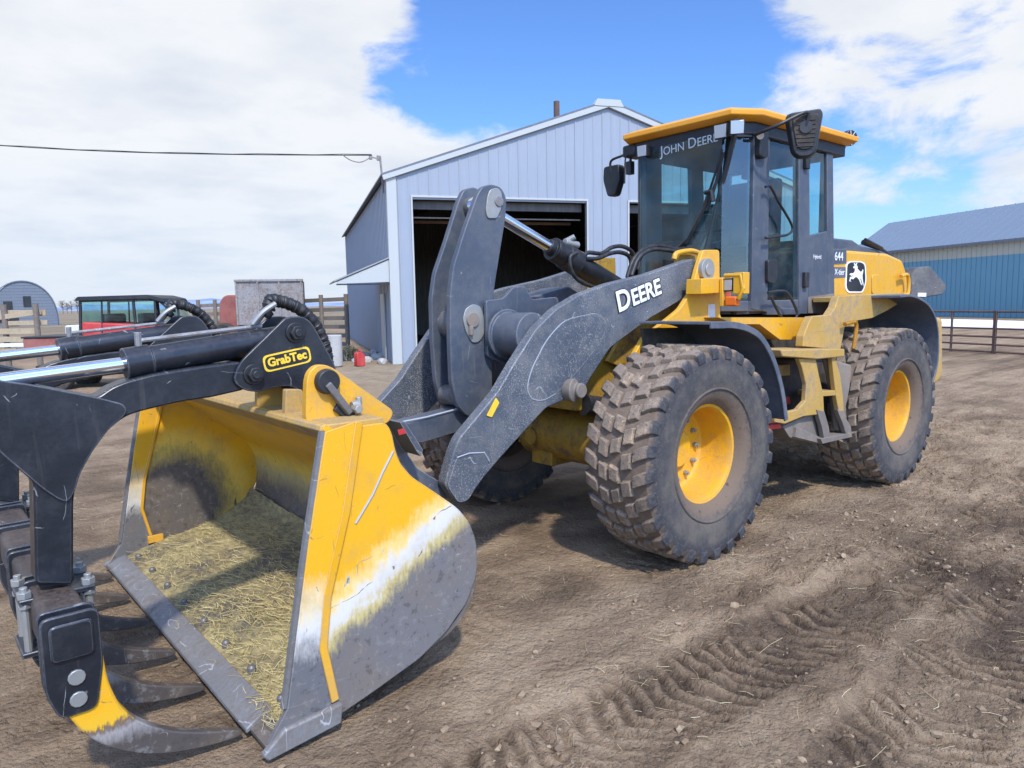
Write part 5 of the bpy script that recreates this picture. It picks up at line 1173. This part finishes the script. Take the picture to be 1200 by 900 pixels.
mb = MB(); mb.prism([(-1.54, 2.44), (0-.045, 3.06), (0-.045, 2.42), (-1.54, 2.38)], 'y', .02, .06); mb.obj('awning_end', 'shed_trim', S)
mb = MB(); mb.prism([(-1.62, 2.44), (-.02, 3.10), (-.02, 3.14), (-1.62, 2.48)], 'y', -.02, 3.2); mb.obj('awning', 'zinc', S)
mb = MB(); mb.box(-1.56, -.02, .0, .05, 2.34, 2.38); mb.box(-.9, -.86, .05, .2, .2, 2.0) if 0 else None; mb.obj('awning_beam', 'black_part', S)
mb = MB(); mb.box(-.06, -.02, 1.6, 2.5, 0, 2.1); mb.obj('side_door', 'shed_trim', S)
mb = MB(); mb.tube([(6.0, 2.2, 7.2), (6.0, 2.2, 8.42)], .10, 14); mb.obj('stove_pipe', 'rust_pipe', S)
mb = MB(); mb.tube([(-.08, .35, 5.0), (-.15, .30, 6.05)], .03, 8); mb.bar((-.15, .3, 5.95), (-.45, .3, 6.02), .03, .03); mb.tube([(-.42, .3, 5.94), (-.42, .3, 6.06)], .05, 8); mb.tube([(-.2, .3, 5.92), (-.2, .3, 6.05)], .05, 8)
mb.tube(smooth_path([(-.42, .3, 6.0), (-.7, .28, 5.85), (-1.0, .2, 5.88), (-1.25, .1, 6.02)], 5), .014, 6)
mb.obj('service_mast', 'galv_old', S)
mb = MB()
for k in range(5): mb.box(.2, 1.0, 3.0, 3.6, .1+k*.42, .42+k*.42)
SH = tag(mb.obj('shelf_stack', 'shed_panel', None, bevel=.01), 'dim stack of drawers standing inside the left edge of the shed doorway', 'shelves'); SH.location = S.location; SH.rotation_euler = S.rotation_euler
# power line
a_ = Vector((-7.08, -14.52, 6.0))+Vector((-.42*-.9135, -.42*.4067, 0)); b_ = Vector((6.447,-30.611,8.073))
mb = MB(); pts = [a_.lerp(b_, k/24)+Vector((0, 0, -.30*math.sin(PI*k/24))) for k in range(25)]
mb.tube(pts, .016, 6); mb.tube([p_+Vector((0, 0, .022+.012*math.sin(i*2.1))) for i, p_ in enumerate(pts)], .009, 5)
tag(mb.obj('power_line', 'black_part', None), 'thin overhead cable running left from the mast on the shed corner', 'power line')

# ================================================================== BLUE BARN
Bn = empty('blue_barn', 'long blue barn with tan upper band, far right behind the pipe fence', 'barn', (-64.46, -27.42, 0), R(62.5))
mb = MB(); mb.box(0, 60, 0, .15, 0, 4.5)
for x in np.arange(.2, 60, .45): mb.box(x-.05, x+.05, -.05, 0, .05, 4.48)
mb.obj('blue_wall', 'barn_blue', Bn)
mb = MB(); mb.box(0, 60, -.01, .15, 4.5, 5.5)
for x in np.arange(.2, 60, .45): mb.box(x-.04, x+.04, -.05, -.01, 4.5, 5.48)
mb.obj('upper_wall', 'barn_tan', Bn)
mb = MB(); mb.prism([(0, 0), (0, 5.4), (BW, BZ), (2*BW, 5.4), (2*BW, 0)], 'x', 0, .15) if 0 else mb.prism([(.0, 0), (2*BW, 0), (2*BW, 5.5), (BW, BZ-.08), (0, 5.5)], 'x', -.0, -.12)
mb.obj('end_wall', 'barn_blue', Bn)
mb = MB(); mb.prism([(-.5, 5.42), (BW, BZ), (2*BW+.5, 5.42), (2*BW+.5, 5.54), (BW, BZ+.12), (-.5, 5.54)], 'x', -.5, 60.5)
for x in np.arange(.3, 60, .9): mb.hexa([(x-.03, -.5, 5.54), (x+.03, -.5, 5.54), (x+.03, BW, BZ+.12), (x-.03, BW, BZ+.12)], [(x-.03, -.5, 5.59), (x+.03, -.5, 5.59), (x+.03, BW, BZ+.17), (x-.03, BW, BZ+.17)])
mb.obj('roof', 'barn_roof', Bn)
mb = MB(); mb.box(-.5, 60.5, -.56, -.5, 5.36, 5.56); mb.obj('eave_trim', 'shed_dark_roof', Bn)
# snow
t = mat('snow'); t.l.new(t.ramp(t.noise(t.obj, .8, 6, .65), [(.3, (.50, .50, .48)), (.5, (.78, .80, .83))]), t.b.inputs['Base Color']); t.b.inputs['Roughness'].default_value = .7
mb = MB(); rg2 = random.Random(9)
def bank(cx, cy, lx, ly, ang, hgt_):
    ca, sa = math.cos(ang), math.sin(ang); ring = []
    top_ = mb.bm.verts.new((cx, cy, hgt_)); n = 40; prev_ = None; R1 = []; R2 = []
    for k in range(n):
        a = 2*PI*k/n; f_ = 1+.16*math.sin(3*a+cx)+.10*math.sin(7*a)
        for lst_, q, z in ((R1, .6, hgt_*.9), (R2, 1.0, -.02)):
            u, v = lx*math.cos(a)*f_*q, ly*math.sin(a)*f_*q; lst_.append(mb.bm.verts.new((cx+u*ca-v*sa, cy+u*sa+v*ca, z)))
    for k in range(n):
        j = (k+1) % n; mb.bm.faces.new((top_, R1[k], R1[j])); mb.bm.faces.new((R1[k], R2[k], R2[j], R1[j]))
c_ = [(-42.993,-8.48)][0]
bank(c_[0], c_[1], 22, 4.5, R(62), .14)
c_ = [(-43.021,-12.729)][0]
bank(c_[0], c_[1], 8, 3.0, R(62), .10)
o = mb.obj('snow_patch', 'snow', None, angle=60); o['kind'] = 'structure'
# pipe corral fence
def corral(p0, p1, n, name, label, cat, grp, zs_, mt='rust_pipe', r=.028, pr=.035):
    T = empty(name, label, cat, (p0[0], p0[1], 0), group=grp); d_ = Vector((p1[0]-p0[0], p1[1]-p0[1], 0))
    for z in zs_:
        mb = MB(); mb.tube([Vector((0, 0, z)), d_+Vector((0, 0, z))], r, 8); mb.obj('rail', mt, T)
    for k in range(n+1):
        q = d_*k/n; mb = MB(); mb.tube([q+Vector((0, 0, 0)), q+Vector((0, 0, zs_[0]+.03))], pr, 8); mb.obj('post', mt, T)
    return T
dF = Vector((.325, .946)); pF = Vector((-20.26, -2.93))
for k in range(-3, 4):
    lab = ['rusty pipe corral panel seen between the loader and the picture edge', 'rusty pipe corral panel at the right picture edge', 'rusty pipe corral panel hidden mostly behind the loader rear wheel'][0 if k == -1 else (1 if k >= 0 else 2)]
    a_ = pF+dF*1.35*2*k; b_ = pF+dF*1.35*2*(k+1)
    if k >= 1 or k < -2: continue
    corral(a_, b_-dF*.05, 2, 'corral_panel', lab, 'fence panel', 'pipe corral panels by the barn', (1.23, .74, .50, .27, .06))
# grey bucket raised behind the loader
c0 = Vector((-12.036,-2.15,1.77)); mb = MB()
pl_ = [Vector(v) for v in ((-12.033,-2.147,1.735), (-12.085,-2.168,2.174), (-12.207,-2.088,2.33), (-12.397,-1.929,2.343), (-12.632,-1.669,1.932), (-12.549,-1.714,1.758), (-12.233,-1.972,1.695))]
dp = Vector((-.5, -.9, 0)).normalized()
A_ = [mb.bm.verts.new(v) for v in pl_]; B_ = [mb.bm.verts.new(v+dp*1.6) for v in pl_]; mb.bm.faces.new(A_); mb.bm.faces.new(B_[::-1])
for i in range(7): mb.bm.faces.new((A_[i], A_[(i+1) % 7], B_[(i+1) % 7], B_[i]))
HB = tag(mb.obj('grey_hopper', 'galv_dark', None, bevel=.02), 'small weathered grey steel hopper with sloping sides, just right of the loader hood', 'hopper')
mb = MB(); v0 = pl_[0]+Vector((.0, 0, .03)); mb.bar(pl_[0]*.65+pl_[6]*.35+Vector((.03, .06, .04)), pl_[6]*1.0+Vector((.03, .06, .06)), .02, .08); mb.obj('sticker', 'white_part', HB)
mb = MB()
for v in (pl_[0], pl_[6]):
    for q in (.2, 1.4): w_ = v+dp*q; mb.tube([w_+Vector((0, 0, .02)), Vector((w_.x, w_.y, 0))], .04, 8)
mb.obj('leg', 'rust_pipe', HB)

# ================================================================== LEFT BACKGROUND
# quonset hut
hp_ = Vector((-7.974,-101.581,-0.202)); hs = 847.2/88
HUT = empty('quonset_hut', 'old grey arched hut with dark windows beyond the plank fence at far left', 'hut', (hp_.x, hp_.y, 0), R(177))
def arch(w_, h_, n=22): return [(-w_*math.cos(PI*k/n), h_*math.sin(PI*k/n)**.8) for k in range(n+1)]
mb = MB(); mb.prism(arch(3.45, 5.35), 'y', 0, .2)
for k in range(14):
    z = .2+k*.36; hw = 3.35*math.sqrt(max(0, 1-(z/5.35)**2.4)); mb.box(-hw, hw, -.03, 0, z, z+.05)
mb.obj('end_wall', 'hut_grey', HUT)
mb = MB(); o_ = arch(3.6, 5.5); i_ = arch(3.5, 5.38); mb.prism(o_+i_[::-1], 'y', -.15, 14); mb.obj('arched_roof', 'hut_grey', HUT)
for x0, x1, z0, z1 in ((.0, .8, 2.3, 3.6), (-2.0, -1.1, 2.0, 3.0), (-1.6, -.6, 0, 1.0)):
    mb = MB(); mb.box(x0, x1, -.06, .02, z0, z1); mb.obj('window', 'black_part', HUT)
AX = empty('lean_to_building', 'pale sided lean-to building with low roof at the extreme left beside the arched hut', 'building', (hp_.x, hp_.y, 0), R(177))
mb = MB(); mb.box(-12, -3.6, -.8, 6, 0, 3.6)
for k in range(12): mb.box(-12, -3.6, -.84, -.8, .1+k*.3, .14+k*.3)
mb.obj('wall', 'hut_light', AX)
mb = MB(); mb.prism([(-1.0, 3.6), (2.5, 5.2), (6, 3.6), (6, 3.75), (2.5, 5.4), (-1.1, 3.72)], 'x', -12.2, -3.0); mb.obj('roof', 'galv_old', AX)

# utility vehicle
up_ = Vector((-0.314,-14.547,0.61))
UV = empty('utility_vehicle', 'red and black utility vehicle with glazed cab and cargo bed, behind the grapple cylinders', 'utility vehicle', (up_.x, up_.y, -.08), R(139.7+5))
def sb(name, mt, bx_, par=UV, bev=.02):
    mb = MB(); mb.box(*bx_); return mb.obj(name, mt, par, bevel=bev)
# local x: forward (image right), y: away from the camera is +y? keep symmetric
mb = MB(); mb.prism(rounded([(-.98, .55), (1.7, .55), (1.75, 1.12), (1.05, 1.45), (-.98, 1.58)], .08), 'y', -.72, .72); UB = mb.obj('body', 'red_paint', UV, bevel=.03)
sb('chassis', 'dirty_black', (-2.1, 1.7, -.6, .6, .38, .62))
mb = MB(); mb.prism(rounded([(-2.25, .92), (-1.02, .95), (-1.02, 1.24), (-2.25, 1.24)], .03), 'y', -.72, .72); BED = mb.obj('cargo_bed', 'faded_red', UV, bevel=.02)
sb('bed_trim', 'black_part', (-2.28, -1.0, -.74, .74, 1.24, 1.28), BED, .01)
mb = MB()
for s in (1, -1):
    mb.tube([(-1.02, .70*s, 1.3), (-.98, .68*s, 2.05)], .035, 8); mb.tube([(.18, .70*s, 1.2), (.15, .68*s, 2.06)], .035, 8); mb.tube(smooth_path([(1.15, .70*s, 1.2), (.98, .69*s, 1.7), (.75, .68*s, 2.0), (.4, .68*s, 2.08)], 4), .04, 8); mb.tube([(-.98, .68*s, 2.05), (.5, .68*s, 2.07)], .035, 8)
    mb.tube([(-.55, .71*s, 1.3), (-.52, .69*s, 2.05)], .02, 8); mb.tube([(.62, .71*s, 1.2), (.62, .69*s, 2.03)], .03, 8)
mb.obj('roll_cage', 'black_part', UV)
mb = MB(); mb.prism(rounded([(-1.08, 2.05), (.55, 2.07), (.85, 1.98), (.80, 2.08), (.5, 2.16), (-1.0, 2.14)], .03), 'y', -.76, .76); mb.obj('roof', 'black_part', UV, bevel=.02)
for s in (1, -1):
    for a0, a1 in ((-.95, -.54), (-.50, .14), (.2, .6)):
        mb = MB(); mb.box(a0, a1, *sorted((.695*s, .70*s)), 1.58, 2.04); mb.obj('side_window', 'glass', UV)
mb = MB(); mb.hexa([(1.1, -.66, 1.22), (1.1, .66, 1.22), (1.105, .66, 1.22), (1.105, -.66, 1.22)], [(.72, -.66, 2.0), (.72, .66, 2.0), (.725, .66, 2.0), (.725, -.66, 2.0)]); mb.obj('windshield', 'glass', UV)
mb = MB(); mb.box(-1.0, -.995, -.66, .66, 1.34, 2.04); mb.obj('rear_window', 'glass', UV)
for x in (-.35, .45):
    mb = MB(); mb.box(x-.25, x+.2, -.55, .55, .9, 1.2); mb.box(x-.3, x-.18, -.55, .55, 1.2, 1.75); mb.obj('seat', 'seat_fabric', UV, bevel=.05)
mb = MB(); mb.lathe([(.0005, -.1), (.16, -.1), (.18, -.13), (.30, -.13), (.33, -.08), (.33, .08), (.30, .13), (.18, .13), (.16, .1), (.0005, .1)], 28); 
WH = mb.obj('wheel', 'dirty_black', UV, bevel=.02); mb = MB(); mb.lathe([(.0005, -.12), (.12, -.12), (.16, -.135), (.16, .135), (.12, .12), (.0005, .12)], 20); RM = mb.obj('rim', 'galv_old', WH)
WH.location = (-1.6, -.66, .33)
for x, y in ((1.25, -.66), (-1.6, .66), (1.25, .66)):
    c = WH.copy(); COL.objects.link(c); c.parent = UV; c.location = (x, y, .33); d_ = RM.copy(); COL.objects.link(d_); d_.parent = c
mb = MB(); mb.prism(rounded([(-1.55, 1.285), (-1.1, 1.285), (-1.1, 1.52), (-1.55, 1.50)], .05), 'y', -.3, .3)
o = mb.obj('storage_tote', 'white_part', None, bevel=.02); o.location = UV.location; o.rotation_euler = UV.rotation_euler; tag(o, 'pale plastic tote riding in the red cargo bed', 'tote')

# plank fence at far left
def DPv(q): return Vector(q)
ul = Vector((1.238,-18.487,0.525))
PF = empty('plank_fence', 'pale wooden plank fence with loose slanting boards at far left', 'fence', (ul.x, ul.y, 0))
def plank(a, b, wd=.17, th=.05, mt='wood'):
    a, b = Vector(a), Vector(b); o = Vector((ul.x, ul.y, 0)); mb = MB(); mb.bar(a-o, b-o, th, wd); return mb.obj('plank', mt, PF, bevel=.006)
plank((2.965,-20.128,1.728), (1.015,-18.474,1.714), .16)
plank((2.993,-19.981,1.462), (1.131,-18.444,1.739), .13)
plank((1.796,-19.032,1.455), (1.011,-18.367,1.458), .12)
plank((3.012,-19.965,1.252), (1.242,-18.465,1.242), .15)
plank((3.032,-19.887,1.054), (1.37,-18.476,1.036), .14)
plank((3.049,-19.812,0.891), (1.44,-18.449,0.896), .10, .05, 'white_part')
plank((3.06,-19.863,0.734), (1.701,-18.713,0.745), .14)
plank((2.977,-20.178,1.549), (1.781,-19.156,1.498), .10, .04, 'old_wood')
for q in ((1.246,-18.428,0.528), (1.864,-19.085,0.537), (2.721,-19.814,0.558)):
    o_ = Vector((ul.x, ul.y, 0)); v = Vector((q[0], q[1], 0))-o_; mb = MB(); mb.tube([v, v+Vector((0, 0, 2.12 if q[0] == 0 else 1.95))], .07, 10); mb.obj('post', 'old_wood', PF)
# old farm wagon with raised grey box
wp = Vector((-5.793,-20.452,0.574)); k_ = 25/847.2
WG = empty('feed_wagon', 'weathered grey steel wagon box raised on an old wheeled frame, behind the grapple', 'wagon', (wp.x, wp.y, -.26), R(139.7+14))
mb = MB(); mb.prism([(-1.05, 1.42), (1.12, 1.38), (1.15, 2.95), (-1.08, 2.92)], 'y', 0, .08)
mb.prism([(-1.05, 1.42), (1.12, 1.38), (1.12, 1.46), (-1.05, 1.50)], 'y', .08, 1.5); mb.box(-1.08, -1.0, .08, 1.5, 1.42, 2.9); mb.box(1.06, 1.14, .08, 1.5, 1.42, 2.9); mb.box(-1.08, 1.14, 1.5, 1.58, 1.4, 2.9)
for x in (-1.05, -.35, .35, 1.08): mb.box(x-.03, x+.03, -.05, 0, 1.42, 2.92)
mb.box(-1.1, 1.16, -.06, 0, 2.88, 2.96)
mb.obj('box', 'galv_old', WG, bevel=.01)
sb('chassis', 'rust_pipe', (-1.4, 1.4, .2, 1.3, 1.0, 1.38), WG)
for x in (-1.0, 1.0):
    for y in (.1, 1.5):
        mb = MB(); mb.lathe([(.0005, -.08), (.25, -.08), (.45, -.11), (.52, -.08), (.52, .08), (.45, .11), (.25, .08), (.0005, .08)], 24, (x, y, .52)); mb.obj('wheel', 'dirty_black', WG)
tp = Vector((-5.322,-22.165,0.548))
TR = empty('old_tractor', 'rust-red old tractor with a rounded hood, left of the grey wagon box', 'tractor', (tp.x, tp.y, 0), R(139.7))
mb = MB(); mb.prism(rounded([(-.55, .8), (.6, .8), (.6, 1.9), (.3, 2.2), (-.3, 2.2), (-.5, 1.95)], .15), 'y', -.4, .4); mb.obj('hood', 'faded_red', TR, bevel=.04)
mb = MB(); mb.tube([(.25, 0, 2.15), (.25, 0, 2.5)], .04, 8); mb.tube([(.25, 0, 2.45), (.25, 0, 2.55)], .1, 10); mb.obj('exhaust', 'black_part', TR)
mb = MB(); mb.lathe([(.0005, -.1), (.3, -.1), (.55, -.15), (.62, -.1), (.62, .1), (.55, .15), (.3, .1), (.0005, .1)], 26, (-.3, -.7, .62)); mb.obj('wheel', 'dirty_black', TR)
mb = MB(); mb.lathe([(.0005, -.1), (.3, -.1), (.55, -.15), (.62, -.1), (.62, .1), (.55, .15), (.3, .1), (.0005, .1)], 26, (-.3, .7, .62)); mb.obj('wheel', 'dirty_black', TR)
mb = MB(); mb.box(.35, .6, -.45, -.4, 1.0, 1.3); mb.obj('red_panel', 'red_paint', TR)
# old board fences
def board_fence(q0, q1, n, label, zs_, grp=None, hw=.14, mt='old_wood', ph=1.75):
    q0, q1 = Vector(q0), Vector(q1); T = empty('board_fence', label, 'fence', (q0.x, q0.y, 0), group=grp); d_ = Vector((q1.x-q0.x, q1.y-q0.y, 0))
    for z in zs_: mb = MB(); mb.bar(Vector((0, 0, z)), d_+Vector((0, 0, z+.03)), .04, hw); mb.obj('board', mt, T)
    for k in range(n+1):
        q = d_*k/n+Vector((.06, .09, 0)); mb = MB(); mb.tube([q, q+Vector((0, 0, ph))], .08, 8); mb.obj('post', mt, T)
board_fence((-5.551,-27.224,0.392), (-6.603,-26.329,0.366), 2, 'short weathered board fence between the utility vehicle and the old tractor', (1.85, 1.5, 1.15, .8, .45), ph=2.1)
board_fence((-7.406,-21.706,0.46), (-7.815,-18.731,0.525), 2, 'weathered board and post fence ending beside the shed wall', (1.95, 1.6, 1.3, 1.0, .7, .4), ph=2.15)
# things lying by the shed wall
dq = Vector((-5.603,-15.341,0.607)); mb = MB()
mb.tube([(dq.x, dq.y, 0), (dq.x, dq.y, .02), (dq.x, dq.y, .9), (dq.x, dq.y, .92)], [.2, .22, .22, .19], 20); tag(mb.obj('plastic_drum', 'concrete', None, bevel=.01), 'pale plastic drum standing left of the shed beside the fence end', 'drum')
dq = Vector((-6.135,-14.863,0.421)); mb = MB(); mb.prism(rounded([(dq.x-.13, 0), (dq.x+.13, 0), (dq.x+.13, .38), (dq.x+.02, .42), (dq.x-.13, .34)], .04), 'y', dq.y-.1, dq.y+.1); mb.tube([(dq.x-.08, dq.y, .38), (dq.x+.02, dq.y, .48)], .03, 8)
tag(mb.obj('fuel_can', 'red_paint', None, bevel=.02), 'small red fuel can on the ground by the shed side wall', 'fuel can')
rgs = random.Random(4)
def rock(x, y, r, mt, name, label, cat, grp):
    bm = bmesh.new(); bmesh.ops.create_icosphere(bm, subdivisions=2, radius=r)
    for v in bm.verts:
        k = 1+.25*math.sin(v.co.x*9/r*.3+x*7)+.2*math.sin(v.co.y*11/r*.3+y*5)+rgs.uniform(-.08, .08); v.co *= k; v.co.z *= .62
    mb = MB(); mb.bm.free(); mb.bm = bm; o = mb.obj(name, mt, None, angle=25); o.location = (x, y, r*.25); tag(o, label, cat, grp)
for i, (px_, py_) in enumerate([(-7.081,-16.038),(-7.774,-16.774),(-8.127,-18.143),(-7.017,-15.098),(-8.162,-16.839),(-6.805,-16.405),(-8.72,-18.664)]):
    rock(px_, py_, rgs.uniform(.14, .28), 'concrete', 'rubble_stone', ['pale lump of rubble at the foot of the shed corner, fifth from the left', 'rubble lump near the shed corner, fourth from the right', 'pale rubble lump behind the red can, second from the left', 'rubble lump right against the cream corner trim', 'rightmost rubble lump beside the shed front corner', 'leftmost pale rubble lump beside the straw heap', 'pale rubble lump farthest back along the shed side wall'][i], 'stone', 'rubble by the shed corner')
c_ = Vector((*[(-7.22,-17.528)][0], 0))
def gh2():
    a = rg.uniform(0, 2*PI); r = .5*math.sqrt(rg.random()); z = .45*(1-(r/.5)**2)
    return (c_.x+r*math.cos(a), c_.y+r*math.sin(a), z*rg.random()), rg.uniform(0, 6.28), .2, .02, 0, rg.uniform(-1, 1)
o = strands('straw_heap', 'straw', gh2, 900); tag(o, 'small heap of loose straw beside the red can by the shed', 'straw heap')
# bare trees on the horizon
def btree(q, h_, seed, label):
    q = Vector(q); r_ = random.Random(seed); T = empty('bare_tree', label, 'tree', (q.x, q.y, 0), group='bare trees on the horizon')
    mb = MB(); mb.tube([(0, 0, 0), (0, 0, h_*.5), (.1, 0, h_*.9)], [h_*.03, h_*.02, h_*.006], 6); mb.obj('trunk', 'old_wood', T)
    mb = MB()
    for k in range(60):
        z = h_*r_.uniform(.25, .9); a = r_.uniform(0, 6.28); l_ = h_*.45*(1.1-z/h_)+h_*.06
        p_ = Vector((math.cos(a)*l_, math.sin(a)*l_, z+l_*r_.uniform(.5, 1.1))); mb.tube([(0, 0, z), (p_*.5+Vector((0, 0, z*.5))), p_], [h_*.009, h_*.006, h_*.002], 4)
    mb.obj('crown', 'old_wood', T)
for i, (q, hh) in enumerate((((-70.746,-486.443,0.866), 8), ((-68.982,-461.559,0.865), 6.5), ((-76.392,-494.832,0.751), 7.5), ((-75.23,-469.435,0.735), 9))):
    btree(q, hh, i, ['leftmost', 'second', 'third', 'rightmost'][i]+' tiny bare tree on the horizon between the arched hut and the utility vehicle')
# keep thing > part > sub-part: nothing nests deeper
for o in list(COL.objects):
    if o.parent and o.parent.parent and o.parent.parent.parent: o.parent = o.parent.parent if not o.parent.parent.parent.parent else o.parent.parent.parent
